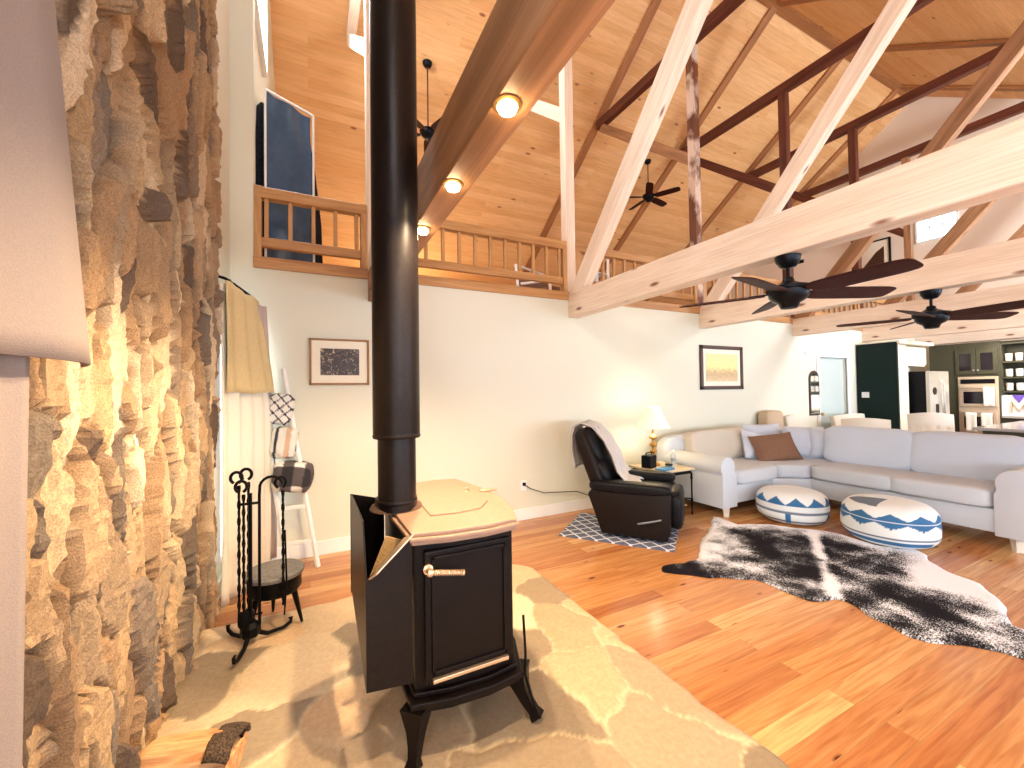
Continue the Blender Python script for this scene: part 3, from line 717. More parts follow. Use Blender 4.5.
MB().tube([(0, -.6, 0), (0, .62, 0)], .012).tube([(-.12, -.6, 0), (0, -.6, 0)], .01).tube([(-.12, .62, 0), (0, .62, 0)], .01).build('rod', 'black_iron', rod2, True)

# ------------------------------------------------------------ blanket ladder
ld = thing('blanket_ladder', 'slim white ladder leaning on the wall, draped with folded blankets', 'ladder', (-.06, 3.98, 0))
LR = Vector((-.06, 3.98, 0))
A0, A1 = Vector((.06, 3.96, .0)), Vector((-.213, 4.215, 1.74)); B0, B1 = Vector((-.17, 3.98, .0)), Vector((-.42, 4.22, 1.74))
for a, b in ((A0, A1), (B0, B1)): beamobj('rail', a - LR, b - LR, .035, .03, 'white_paint', ld, bev=.003)
rungs = []
for f in (.13, .30, .47, .64, .82):
    a = A0.lerp(A1, f); b = B0.lerp(B1, f); rungs.append((a, b)); beamobj('rung', a - LR, b - LR, .022, .03, 'white_paint', ld, bev=.003)
def blanket(f, size, lab, pattern, dx=0, dz=0):
    a = A0.lerp(A1, f); b = B0.lerp(B1, f); c = a.lerp(b, .42) + Vector((dx, -.0, dz))
    o = MB().rbox((0, 0, 0), size, 4.8, 22, wrinkle=.10, seed=f * 9).build('folded_blanket', 'textile_attr', None, True)
    o.location = c; o.rotation_euler = (-.12, .12, -.15)
    vcol(o, pattern); tag(o, lab, 'blanket', 'folded blankets over the ladder rungs'); return o
def checks(p):
    a = math.floor((p.x + .5) / .085) % 2; b = math.floor((math.atan2(p.z, p.y) * .12 + 2) / .085) % 2
    return [(.80, .78, .74), (.10, .085, .09), (.025, .022, .03)][int(a + b)]
def lat(p):
    s1 = ((p.x + p.z) * 11) % 1; s2 = ((p.x - p.z) * 11) % 1
    return (.02, .025, .05) if min(s1, s2) < .17 else (.80, .78, .74)
def strp(p):
    s1 = (p.x * 6 + .4) % 1
    return (.03, .035, .05) if s1 < .14 else ((.62, .42, .30) if .5 < s1 < .75 else (.74, .72, .66))
blanket(.45, (.30, .22, .26), 'black and white buffalo check blanket, lowest on the white ladder', checks, dx=.025)
blanket(.62, (.20, .16, .27), 'striped grey and tan blanket, middle one on the white ladder', strp, dx=-.0)
blanket(.78, (.20, .14, .27), 'white blanket with dark lattice lines, topmost on the ladder', lat, dx=.01, dz=.02)

# ------------------------------------------------------------ framed pictures and wall bits
def picture(name, lab, x0, x1, z0, z1, fr, fmat, mat_w, art, y=YW):
    t = thing(name, lab, 'picture', ((x0 + x1) / 2, y, (z0 + z1) / 2)); w = (x1 - x0) / 2; h = (z1 - z0) / 2
    m_ = MB(); 
    for (a, b, c, d) in ((-w, w, -h, -h + fr), (-w, w, h - fr, h), (-w, -w + fr, -h, h), (w - fr, w, -h, h)): m_.box(a, b, -.03, -.002, c, d, .004)
    m_.build('frame', fmat, t)
    MB().box(-w + fr * .5, w - fr * .5, -.014, -.004, -h + fr * .5, h - fr * .5).build('mat_board', 'art_mat', t)
    MB().box(-w + fr + mat_w, w - fr - mat_w, -.017, -.0135, -h + fr + mat_w, h - fr - mat_w).build('print', art, t)
picture('framed_picture', 'small thin-framed dark engraving hung left of the flue pipe', .0, .53, 1.59, 2.03, .018, 'frame_gold', .075, 'art_engraving')
picture('framed_picture', 'dark-framed pale landscape picture above the sofa', 5.29, 6.28, 1.49, 2.17, .055, 'frame_dark', .07, 'art_seascape')
mir = thing('arched_mirror', 'small arched mirror in thin dark frame beside the hallway door', 'mirror', (8.33, YW, 1.4))
ap = [(-.16, -.42), (.16, -.42)] + [(.16 * math.cos(a), .26 + .16 * math.sin(a)) for a in [PI * k / 12 for k in range(13)]]
MB().prism([(x * 1.0, z * .98) for x, z in ap], -.02, -.002, 'y').build('frame', 'frame_dark', mir)
plain('mirror_glass', (230, 235, 235), .05, 1.0); MB().prism([(x * .85, z * .90) for x, z in ap], -.026, -.019, 'y').build('mirror_glass', 'mirror_glass', mir)
th_ = MB().lathe([(.055, 0), (.055, .02), (.045, .03)], 20, M=Matrix.Translation((8.12, YW - .001, 2.15)) @ Matrix.Rotation(PI / 2, 4, 'X')).build('thermostat', 'white_paint', None, True)
tag(th_, 'small round white thermostat high on the wall above the mirror', 'thermostat')
ot = thing('wall_outlet', 'white electric outlet low on the wall right of the stove', 'outlet', (2.245, YW, .40))
MB().box(-.04, .04, -.008, 0, -.06, .06, .003).build('cover_plate', 'white_paint', ot)
MB().box(-.018, .018, -.035, -.008, .0, .035, .004).build('plug', 'black_plastic', ot)
cord = MB().tube([(2.245, YW - .03, .415), (2.32, YW - .04, .36), (2.5, YW - .05, .29), (2.7, YW - .05, .275), (2.95, YW - .08, .26), (3.15, YW - .1, .18), (3.35, YW - .08, .02), (3.7, YW - .05, .012)], .005).build('power_cord', 'black_plastic', None, True)
tag(cord, 'thin dark power cord running from the outlet toward the lamp table', 'cord')
ven = MB().box(XG - .02, XG, 7.0, 7.35, 5.28, 5.38, .004).build('wall_vent', 'black_plastic'); tag(ven, 'small dark slot vent on the far end wall', 'vent')
t = thing('framed_picture', 'dark framed picture leaning on the far end wall of the loft', 'picture', (XG, 5.3, 4.95), -PI / 2)
m_ = MB()
for (a, b, c, d) in ((-.36, .36, -.4, -.36), (-.36, .36, .36, .4), (-.36, -.32, -.4, .4), (.32, .36, -.4, .4)): m_.box(a, b, -.05, -.01, c, d, .004)
m_.build('frame', 'black_plastic', t); MB().box(-.33, .33, -.03, -.01, -.37, .37).build('mat_board', 'art_mat', t); MB().prism([(-.22, -.25), (.22, -.25), (.22, .2), (.05, .08)], -.036, -.029, 'y').build('print', 'frame_dark', t)

# ------------------------------------------------------------ ceiling fans
def blade_mesh(L, w):
    return MB().rbox((L / 2 + .14, 0, 0), (L, w, .012), 5, 8)
def fan(loc, drop, rad, ang, lab, name='ceiling_fan', tilt=0, big=True):
    t = thing(name, lab, 'ceiling fan', loc, group='dark ceiling fans')
    MB().lathe([(.02, -.085), (.05, -.075), (.075, -.035), (.08, 0)], 24).build('canopy', 'fan_black', t, True)
    MB().lathe([(.012, -drop), (.012, -.06)], 12).build('downrod', 'dark_timber' if not big else 'fan_black', t, True)
    hub = MB().lathe([(.02, -drop - .17), (.05, -drop - .165), (.065, -drop - .13), (.10, -drop - .11), (.12, -drop - .085), (.125, -drop - .045), (.14, -drop - .04), (.14, -drop - .02), (.09, -drop - .005), (.04, -drop + .02), (.03, -drop + .05)], 28).build('motor_housing', 'fan_black', t, True)
    for k in range(5):
        a = ang + k * 2 * PI / 5
        M_ = Matrix.Translation((0, 0, -drop - .06)) @ Matrix.Rotation(a, 4, 'Z') @ Matrix.Rotation(-.26, 4, 'X')
        bl = blade_mesh(rad - .14, .165).build('blade', 'fan_blade', t, True, M_)
        MB().box(.09, .24, -.018, .018, .002, .012, .003).build('blade_iron', 'fan_black', bl)
fan((3.0, 1.67, 2.42), .20, .72, -.45, 'largest dark ceiling fan, under the second beam', big=True)
fan((5.38, 1.70, 2.42), .20, .72, -.55, 'dark ceiling fan under the third beam, at right above the kitchen')
fan((7.08, 6.96, 6.84), .80, .70, .2, 'dark ceiling fan hanging over the loft between the roof trusses', big=False)
fan((1.80, 6.64, 7.06), 1.15, .66, 1.3, 'dark ceiling fan with long rod just right of the flue pipe', big=False)

# ------------------------------------------------------------ loft contents
g = thing('covered_frame', 'tall blue-covered folded frame standing in the loft corner', 'covered frame', (-.17, 4.85, 2.74), .5)
fr = MB()
for (x, z0, z1) in ((-.25, 0, 1.86), (.25, .0, 1.86)): fr.tube([(x, 0, z0), (x, 0, z1)], .012)
fr.tube([(-.25, 0, 1.86), (.25, 0, 1.86)], .012)
fr.build('frame_tube', 'white_paint', g, True)
MB().grid(lambda a, b: Vector((-.24 + .48 * a, .02 + .02 * math.sin(a * 9) + .02 * math.sin(b * 11 + a * 4), .03 + 1.82 * b)), 24, 40).build('front_cover', 'blue_cover', g, True)
MB().prism([(-.30, 0), (.42, 0), (.40, .7), (.32, 1.35), (.25, 1.7), (-.25, 1.78), (-.33, 1.2)], .09, .32, 'y', bev=.02).build('dark_cover', 'navy_cover', g)
def loft_box(name, lab, cat, x0, x1, y0, y1, z0, z1, mat, grp=None):
    o = MB().box((x0 - x1) / 2, (x1 - x0) / 2, (y0 - y1) / 2, (y1 - y0) / 2, 0, z1 - z0, .012).box((x0 - x1) / 2 + .02, (x1 - x0) / 2 - .02, (y0 - y1) / 2 - .004, (y0 - y1) / 2 + .01, .02, z1 - z0 - .02, .003).build(name, mat); o.location = ((x0 + x1) / 2, (y0 + y1) / 2, z0)
    tag(o, lab, cat, grp); return o
loft_box('storage_box', 'low white box on the loft floor just left of the flue pipe', 'box', .21, .43, 4.62, 4.9, 2.74, 2.83, 'white_paint')
loft_box('storage_box', 'long low white box on the loft floor right of the flue pipe', 'box', .95, 1.68, 4.7, 5.1, 2.74, 2.86, 'white_paint')
loft_box('storage_box', 'long low white box farther right behind the loft railing', 'box', 2.1, 2.5, 4.55, 4.8, 2.74, 2.82, 'white_paint')
loft_box('wooden_box', 'small reddish brown box between the two white boxes in the loft', 'box', 1.70, 2.0, 4.6, 4.9, 2.74, 2.86, 'dark_timber')
ac = thing('lounge_chair', 'round brown lounge chair behind the loft railing left of white post', 'chair', (3.75, 6.0, 2.74), .4)
MB().rbox((0, 0, .38), (.8, .8, .28), 3, 8).build('seat', 'brown_velvet', ac, True)
MB().rbox((0, .36, .62), (.8, .22, .5), 3, 8).build('backrest', 'brown_velvet', ac, True)
MB().tube([(-.42, -.3, 0), (-.42, -.3, .55), (-.42, .3, .6)], .025).tube([(.42, -.3, 0), (.42, -.3, .55), (.42, .3, .6)], .025).tube([(-.42, .3, 0), (-.42, .42, .95), (.42, .42, .95), (.42, .3, 0)], .025).build('frame', 'white_paint', ac)
sh = thing('shelf_frame', 'narrow white open rack behind the loft railing right of white post', 'rack', (4.62, 5.5, 2.74), .15)
for x in (-.28, .0): 
    for y in (0, .3): beamobj('upright', (x, y, 0), (x, y, 1.15 if x == 0 else .82), .04, .04, 'white_paint', sh)
for z in (.15, .45, .75): MB().box(-.28, 0, 0, .3, z, z + .02, .003).build('shelf', 'white_paint', sh)
kb = MB().box(-.45, .45, -.15, .15, 0, .09, .01).box(-.42, .42, -.13, .02, .09, .1, .002).build('keyboard', 'black_plastic'); kb.location = (4.75, 4.75, 2.74); tag(kb, 'long flat black case lying on the loft floor above the tie beam', 'case')
lo = thing('table_lamp', 'low lit lamp deep in the loft behind the railing right of flue', 'lamp', (2.1, 9.6, 2.74))
MB().lathe([(.1, 0), (.1, .02), (.02, .04), (.02, .4)], 16).build('base', 'brass', lo, True)
MB().lathe([(.2, .4), (.12, .66)], 20).build('lamp_shade', 'lamp_shade', lo, True)
def bulb(name, loc, e, col, r=.06):
    l = bpy.data.lights.new(name, 'POINT'); l.energy = e; l.color = col; l.shadow_soft_size = r
    o = bpy.data.objects.new(name, l); COL.objects.link(o); o.location = loc
bulb('loft_lamp_light', (2.1, 9.6, 3.55), 90, (1, .78, .5), .1)

# ------------------------------------------------------------ rugs
mt = MB().box(-.56, .56, -.42, .42, 0, .012, .004).build('floor_mat', 'lattice_mat'); mt.location = (2.98, 3.42, 0); mt.rotation_euler = (0, 0, -.9)
tag(mt, 'grey-blue floor mat with white lattice lines under the recliner', 'mat')
def cowhide():
    out = [(2.60, 2.48), (2.66, 2.40), (2.80, 2.27), (2.95, 2.15), (3.12, 2.02), (3.12, 1.84), (3.15, 1.64), (3.34, 1.57), (3.29, 1.42), (3.24, 1.28), (3.21, 1.12), (3.30, 1.02), (3.38, .97), (3.45, .86), (3.52, .70), (3.75, .45),
           (3.85, .55), (3.86, .88), (4.10, .98), (4.28, 1.06), (4.50, 1.22), (4.58, 1.40), (4.72, 1.56), (4.86, 1.62), (4.95, 1.75), (4.80, 1.88), (4.78, 2.05), (4.82, 2.3), (4.72, 2.48), (4.60, 2.60), (4.50, 2.78), (4.25, 2.92), (4.08, 2.96), (4.24, 3.18), (4.20, 3.24), (3.92, 3.05), (3.70, 2.92), (3.50, 2.82), (3.25, 2.66), (3.05, 2.52), (2.85, 2.52), (2.68, 2.55)]
    # densify smooth
    P = [Vector((x, y, 0)) for x, y in out]; n = len(P); D = []
    for i in range(n):
        p0, p1, p2, p3 = P[i - 1], P[i], P[(i + 1) % n], P[(i + 2) % n]
        for k in range(5):
            t_ = k / 5; D.append(.5 * ((2 * p1) + (p2 - p0) * t_ + (2 * p0 - 5 * p1 + 4 * p2 - p3) * t_ ** 2 + (3 * p1 - p0 - 3 * p2 + p3) * t_ ** 3))
    D = [p + Vector((noise.noise(p * 9), noise.noise(p * 9 + Vector((5, 5, 5))), 0)) * .02 for p in D]
    c = Vector((3.95, 1.95, 0)); bm = bmesh.new(); rings = 26; loops = []
    for r in range(1, rings + 1):
        f = (r / rings) ** .8; loops.append([bm.verts.new(c.lerp(p, f) + Vector((0, 0, .016 - (.008 if r == rings else 0) + .006 * noise.noise(c.lerp(p, f) * 2.5)))) for p in D])
    cv = bm.verts.new(c + Vector((0, 0, .018))); N = len(D)
    for k in range(N): bm.faces.new([cv, loops[0][k], loops[0][(k + 1) % N]])
    for r in range(rings - 1):
        for k in range(N): bm.faces.new([loops[r][k], loops[r + 1][k], loops[r + 1][(k + 1) % N], loops[r][(k + 1) % N]])
    last = [bm.verts.new(Vector((v.co.x, v.co.y, .001))) for v in loops[-1]]
    for k in range(N): bm.faces.new([loops[-1][k], last[k], last[(k + 1) % N], loops[-1][(k + 1) % N]])
    bm.faces.new(last)
    bmesh.ops.recalc_face_normals(bm, faces=bm.faces)
    me = bpy.data.meshes.new('cowhide_rug'); bm.to_mesh(me); bm.free(); me.materials.append(MAT['cowhide'])
    for p in me.polygons: p.use_smooth = True
    o = bpy.data.objects.new('cowhide_rug', me); COL.objects.link(o)
    A_ = Vector((3.36, 1.62, 0)); B_ = Vector((4.62, 2.40, 0)); ab = (B_ - A_)
    px = np.array([(p.x, p.y) for p in D])
    def colr(p):
        q = Vector((p.x, p.y, 0)); d = float(np.min(np.hypot(px[:, 0] - p.x, px[:, 1] - p.y)))
        t_ = max(0, min(1, (q - A_).dot(ab) / ab.length_squared)); ds = (q - (A_ + ab * t_)).length
        v_ = .50 + min(.30, (d - .10) * 1.1)
        if d < .09: v_ = .30 + d * 2
        # near edge of the hide stays dark
        dn = min((Vector((x, y, 0)) - q).length for x, y in out[2:16]); 
        if dn < .45: v_ = max(v_, .72 - dn * .45)
        v_ -= max(0, .48 - ds * 7)
        dr = (q - Vector((4.35, 1.35, 0))).length; v_ -= max(0, .55 - dr * 1.1)
        dl = (q - Vector((3.45, 2.62, 0))).length; v_ -= max(0, .22 - dl * .5)
        if p.x < 2.95: v_ = .75 + (2.95 - p.x)
        return (v_,) * 3
    vcol(o, colr)
    tag(o, 'black and white speckled cowhide rug on the pine floor', 'rug')
cowhide()

# ------------------------------------------------------------ poufs
def pouf(loc, r, hgt, rz, tilt, lab, style):
    def f(uu, vv):
        a = 2 * PI * uu; b = -PI / 2 + PI * vv; k = 2.7
        cr = abs(math.cos(b)) ** .40; sz = math.copysign(abs(math.sin(b)) ** .72, math.sin(b))
        rr = r * cr * (1 + .03 * noise.noise(Vector((math.cos(a) * 2, math.sin(a) * 2, b * 2))))
        return Vector((rr * math.cos(a), rr * math.sin(a), hgt / 2 + sz * hgt / 2))
    o = MB().grid(f, 256, 110, True).build('pouf', 'textile_attr', None, True); o.location = loc; o.rotation_euler = (tilt[0], tilt[1], rz)
    W_ = (.80, .83, .83); B_ = (.035, .15, .33); G_ = (.16, .20, .27)
    def pat(p):
        a = math.atan2(p.y, p.x) / (2 * PI) + .5; z = p.z / hgt
        rad = math.hypot(p.x, p.y) / r
        N = 11 if style == 0 else 10
        tri = abs(((a * N) % 1) - .5) * 2
        seg = math.floor(a * 5) % 5
        if style == 0:
            if z > .60:
                zz = (z - .66) / .2
                return B_ if (-.1 < zz < 1.15 - tri * 1.1 and z < .97 and rad > .45 and seg != 3) else W_
            if .40 < z < .47: return G_
            if .22 < z < .36 and (seg in (1, 3)) and (z < .33): return B_
            if (a * 5) % 1 < .10 and .1 < z < .45: return B_
            if .14 < z < .19: return G_
            return W_
        zz = abs(z - .66) / .17
        if seg == 4 and z > .9 and rad < .8: return G_
        if .05 < zz < 1 - tri * .75 + .0: return B_ if seg != 2 or tri < 1 else W_
        if .26 < z < .31: return G_
        if .12 < z < .22 and seg in (0, 2, 4): return B_
        return W_
    vcol(o, pat); tag(o, lab, 'pouf', 'blue and white patterned floor poufs')
pouf((4.92, 2.77, .0), .35, .35, .35, (0, 0), 'smaller blue and white zigzag pouf near the sofa corner', 0)
pouf((5.05, 1.95, .0), .365, .40, .1, (0, 0), 'nearer blue and white diamond pouf on the cowhide edge', 1)

# ------------------------------------------------------------ sectional sofa
def sofa():
    r = Vector((5.4, 3.3, 0)); t = thing('sectional_sofa', 'large pale grey L-shaped sectional sofa against the back wall', 'sofa', r)
    def C(x, y, z): return (x - r.x, y - r.y, z - r.z)
    F = 'sofa_fabric'
    base = MB()
    def bx(x0, x1, y0, y1, z0, z1, b=.03): base.box(x0 - r.x, x1 - r.x, y0 - r.y, y1 - r.y, z0, z1, b)
    bx(4.25, 5.25, 3.16, 4.12, .14, .36)
    base.prism([(x - r.x, y - r.y) for x, y in ((5.22, 3.16), (5.60, 2.92), (6.5, 2.92), (6.5, 4.12), (5.22, 4.12))], .14, .36, bev=.02)
    bx(5.62, 6.55, 1.18, 2.95, .14, .36)
    base.build('base', F, t, True)
    bk = MB(); bk.rbox(C(4.95, 4.02, .52), (1.5, .22, .72), 6, 10); bk.rbox(C(6.0, 3.98, .52), (1.1, .25, .74), 6, 10); bk.rbox(C(6.46, 2.35, .50), (.24, 3.3, .80), 6, 12)
    bk.build('back_frame', F, t, True)
    # arms with rolled tops: profile swept along the arm
    def arm(p, axis, name='arm'):
        prof = [(-.12, .12), (.13, .12), (.13, .50)] + [(.035 + .125 * math.cos(a), .585 + .125 * math.sin(a)) for a in [-.35 + k * (PI + .75) / 12 for k in range(13)]] + [(-.12, .50)]
        o = MB()
        L0, L1 = p[2], p[3]
        if axis == 'y': o.prism([(p[0] - x - r.x, z) for x, z in prof], L0 - r.y, L1 - r.y, 'y', bev=.012)
        else: o.prism([(p[0] - x * p[4] - r.y, z) for x, z in prof], L0 - r.x, L1 - r.x, 'x', bev=.012)
        o.build(name, F, t, True)
    arm((4.36, 0, 3.12, 4.1), 'y')
    # right arm runs along x, facing the camera side
    prof = [(-.12, .12), (.13, .12), (.13, .50)] + [(.03 + .14 * math.cos(a), .60 + .14 * math.sin(a)) for a in [-.35 + k * (PI + .75) / 12 for k in range(13)]] + [(-.12, .50)]
    MB().prism([(1.28 - x - r.y, z) for x, z in prof], 5.60 - r.x, 6.55 - r.x, 'x', bev=.012).build('arm', F, t, True)
    # seat cushions
    MB().rbox(C(4.92, 3.50, .445), (.82, .80, .19), 7, 12).build('seat_cushion', F, t, True)
    b = MB().prism([(x - r.x, y - r.y) for x, y in ((5.31, 3.12), (5.58, 2.93), (6.3, 2.95), (6.3, 3.9), (5.31, 3.9))], .365, .53, bev=.035).build('corner_cushion', F, t, True)
    MB().rbox(C(5.97, 2.52, .445), (.80, .86, .19), 7, 12).build('seat_cushion', F, t, True)
    MB().rbox(C(5.97, 1.79, .445), (.80, .78, .19), 7, 12).build('seat_cushion', F, t, True)
    # back cushions on the right run, daylight blue put into the fabric colour
    for (y, w) in ((2.58, .92), (1.72, .92)):
        MB().rbox((0, 0, 0), (.24, w, .50), 6, 12, M=Matrix.Translation(C(6.24, y, .74)) @ Matrix.Rotation(.16, 4, 'Y'), wrinkle=.05, seed=y).build('back_cushion', 'cushion_fabric', t, True)
    MB().rbox((0, 0, 0), (.82, .24, .46), 6, 12, M=Matrix.Translation(C(4.95, 3.86, .70)) @ Matrix.Rotation(-.2, 4, 'X'), wrinkle=.05).build('back_cushion', 'beige_cushion', t, True)
    for (x, y) in ((4.38, 3.2), (5.68, 1.28), (4.38, 4.0), (6.45, 1.28), (6.4, 3.95), (5.55, 3.05)):
        MB().lathe([(.035, 0), (.055, .14)], 4, C(x, y, 0)).build('leg', 'chair_cream', t)
sofa()
def throw_pillow(loc, w, h, th_k, rz, lean, mat, lab, roll=0, name='throw_pillow'):
    o = MB().pillow(w, h, th_k, seed=loc[0] * 3).build(name, mat, None, True)
    o.matrix_world = Matrix.Translation(loc) @ Matrix.Rotation(rz, 4, 'Z') @ Matrix.Rotation(-lean, 4, 'X') @ Matrix.Rotation(roll, 4, 'Y')
    tag(o, lab, 'pillow', 'loose pillows on the sectional sofa')
throw_pillow((5.42, 3.80, .73), .50, .46, .18, -.1, .3, 'beige_cushion', 'plain beige pillow beside the large left back cushion', .0)
throw_pillow((5.60, 3.58, .69), .50, .42, .16, -.15, .4, 'cushion_fabric', 'pale grey pillow left of the brown pillow, partly behind it', .25)
throw_pillow((5.66, 3.38, .69), .62, .40, .16, -.45, .5, 'brown_velvet', 'brown velvet pillow in the sofa corner', -.10)
throw_pillow((6.22, 3.32, .73), .50, .46, .18, -.9, .3, 'cushion_fabric', 'pale grey pillow just right of the brown pillow', .0)
throw_pillow((6.30, 3.06, .73), .46, .44, .18, -1.25, .25, 'cushion_fabric', 'pale grey pillow leaning by the first right back cushion', 0)
throw_pillow((6.00, 3.74, .76), .60, .44, .18, -.3, .25, 'cushion_fabric', 'long white pillow standing behind the brown pillow', .0)

# ------------------------------------------------------------ recliner
def recliner():
    a = -math.radians(51.5)
    t = thing('recliner', 'dark leather recliner chair turned away, on the lattice mat', 'recliner', (3.17, 3.37, .012), a)
    side = [(-.30, .03), (.33, .02), (.36, .12), (.37, .44), (.30, .49), (-.40, .47), (-.44, .42)]
    for s_ in (-1, 1):
        MB().prism(side, s_ * .40 - (.13 if s_ > 0 else 0), s_ * .40 + (.13 if s_ < 0 else 0), 'y', bev=.015).build('side_panel', 'leather_side', t, True)
        MB().rbox((-.03, s_ * .335, .505), (.80, .19, .11), 4, 10).build('armrest', 'leather_dark', t, True)
    MB().rbox((.02, 0, .38), (.72, .52, .20), 5, 10).build('seat', 'leather_dark', t, True)
    MB().box(-.35, .35, -.3, .3, .04, .3, .02).build('base', 'leather_side', t)
    MB().rbox((.40, 0, .28), (.14, .54, .40), 4, 10).build('footrest', 'leather_dark', t, True)
    Mb = Matrix.Translation((-.44, 0, .73)) @ Matrix.Rotation(-.36, 4, 'Y')
    MB().rbox((0, 0, 0), (.18, .66, .72), 4.5, 14, M=Mb).build('backrest', 'leather_side', t, True)
    MB().rbox((.07, 0, .14), (.16, .60, .42), 3.2, 12, M=Mb).rbox((.07, 0, -.14), (.16, .60, .30), 3.2, 10, M=Mb).build('back_cushion', 'leather_dark', t, True)
    MB().tube([(.06, -.415, .17), (.12, -.43, .19), (.28, -.425, .235)], [.008, .010, .008]).build('recline_lever', 'grey_plastic', t, True)
    # throw draped over the top
    path = [(-.66, .62), (-.70, .80), (-.70, .98), (-.665, 1.09), (-.58, 1.13), (-.44, 1.09), (-.31, .95), (-.22, .78), (-.17, .62), (-.10, .53), (.04, .51)]
    def f(uu, vv):
        x = vv * (len(path) - 1); i = min(int(x), len(path) - 2); q_ = x - i
        px_, pz_ = path[i][0] * (1 - q_) + path[i + 1][0] * q_, path[i][1] * (1 - q_) + path[i + 1][1] * q_
        y = -.20 + .50 * uu + .03 * math.sin(vv * 8) + (.06 * (1 - vv) if uu < .2 else 0)
        return Vector((px_ + .014 * math.sin(uu * 17 + vv * 3), y, pz_ + .012 * math.sin(uu * 12 + 2)))
    o = MB().grid(f, 36, 40).build('throw_blanket', 'throw_cream', None, True); md = o.modifiers.new('s', 'SOLIDIFY'); md.thickness = .014
    o.location = (3.17, 3.37, .012); o.rotation_euler = (0, 0, a); tag(o, 'cream knitted throw draped over the back of the dark recliner', 'blanket')
recliner()

# ------------------------------------------------------------ side table, lamp and the things on it
def side_table():
    t = thing('side_table', 'small side table with tan top and black turned legs by the sofa arm', 'side table', (3.86, 3.68, 0))
    MB().box(-.27, .27, -.27, .27, .535, .56, .006).build('table_top', 'table_wood', t)
    MB().box(-.24, .24, -.24, .24, .49, .535, .004).build('apron', 'black_iron', t)
    for sx in (-1, 1):
        for sy in (-1, 1):
            MB().lathe([(.008, 0), (.014, .03), (.010, .06), (.010, .16), (.018, .18), (.010, .20), (.010, .42), (.018, .44), (.012, .46), (.014, .50)], 10, (sx * .24, sy * .24, 0)).build('leg', 'black_iron', t, True)
    MB().tube([(-.24, -.24, .19), (.24, .24, .19)], .008).tube([(-.24, .24, .19), (.24, -.24, .19)], .008).build('stretcher', 'black_iron', t, True)
    MB().box(-.2, .2, -.2, .2, .10, .115, .003).build('lower_shelf', 'table_wood', t)
    m1 = MB().box(-.13, .13, -.09, .09, 0, .03, .004).box(-.11, .12, -.08, .08, .03, .05, .004).build('magazine_stack', 'black_plastic'); m1.location = (3.82, 3.66, .115); tag(m1, 'dark stack of magazines on the lower shelf of side table', 'magazines')
    l = thing('table_lamp', 'lit table lamp with white bell shade and knobbly gold base', 'lamp', (3.86, 3.80, .56))
    MB().lathe([(.075, 0), (.08, .01), (.06, .025), (.015, .04), (.015, .07), (.04, .09), (.042, .105), (.015, .125), (.015, .145), (.042, .165), (.044, .18), (.015, .205), (.015, .22), (.046, .245), (.048, .262), (.015, .29), (.014, .31), (.05, .335), (.052, .352), (.016, .385), (.012, .47)], 24).build('lamp_base', 'brass', l, True)
    sh_ = MB().lathe([(.205, .465), (.19, .50), (.165, .54), (.135, .60), (.105, .67), (.085, .73)], 36)
    o = sh_.build('lamp_shade', 'lamp_shade', l, True)
    bm = bmesh.new(); bm.from_mesh(o.data)
    bmesh.ops.delete(bm, geom=[f_ for f_ in bm.faces if len(f_.verts) > 4], context='FACES'); bm.to_mesh(o.data); bm.free()
    md = o.modifiers.new('s', 'SOLIDIFY'); md.thickness = .003
    MB().tube([(-.02, 0, .47), (-.02, 0, .56)], .006).lathe([(.028, .52), (.034, .55), (.02, .59)], 12).build('bulb', 'bulb_glow', l, True)
    bulb('table_lamp_light', (3.86, 3.80, .56 + .80), 4, (1, .85, .6), .05)
    bulb('table_lamp_light', (3.86, 3.80, .56 + .42), 2.5, (1, .85, .6), .04)
    o = thing('speaker_box', 'black box-shaped speaker on the side table, left of lamp', 'speaker', (3.68, 3.70, .56), .25)
    MB().box(-.075, .075, -.06, .06, 0, .15, .01).build('cabinet', 'black_plastic', o); MB().tube([(-.06, 0, .15), (-.06, 0, .18), (.06, 0, .18), (.06, 0, .15)], .008).build('carry_handle', 'black_plastic', o, True)
    b = MB().box(-.10, .10, -.07, .07, 0, .018, .004).build('notebook', 'blue_plastic'); b.location = (3.74, 3.51, .56); b.rotation_euler = (0, 0, .2); tag(b, 'thin bright blue notebook lying on the side table', 'notebook')
    for k, (dx, dz) in enumerate(((0, 0), (.005, .022))):
        c = MB().lathe([(.04, 0), (.045, .005), (.045, .018), (.02, .021)], 16).build('coaster', 'black_plastic' if k else 'grey_plastic', None, True); c.location = (3.90 + dx, 3.60, .56 + dz)
        tag(c, ['lower grey coaster in the little stack on side table', 'upper black coaster in the little stack on side table'][k], 'coaster', 'coasters on the side table')
    w = thing('water_bottle', 'clear water bottle on the side table, right of lamp', 'bottle', (3.98, 3.60, .56))
    g = NT('bottle_plastic'); MAT['bottle_plastic'] = g.done((.9, .94, .96, 1), .12, 0, Transmission__Weight=.7, IOR=1.2)
    MB().lathe([(.03, 0), (.033, .01), (.03, .06), (.033, .08), (.033, .13), (.014, .17), (.014, .18)], 16).build('bottle_body', 'bottle_plastic', w, True)
    MB().lathe([(.0338, .07), (.0338, .10)], 16).build('label_band', 'grey_plastic', w, True); MB().lathe([(.016, .18), (.016, .198)], 12).build('cap', 'white_paint', w, True)
side_table()

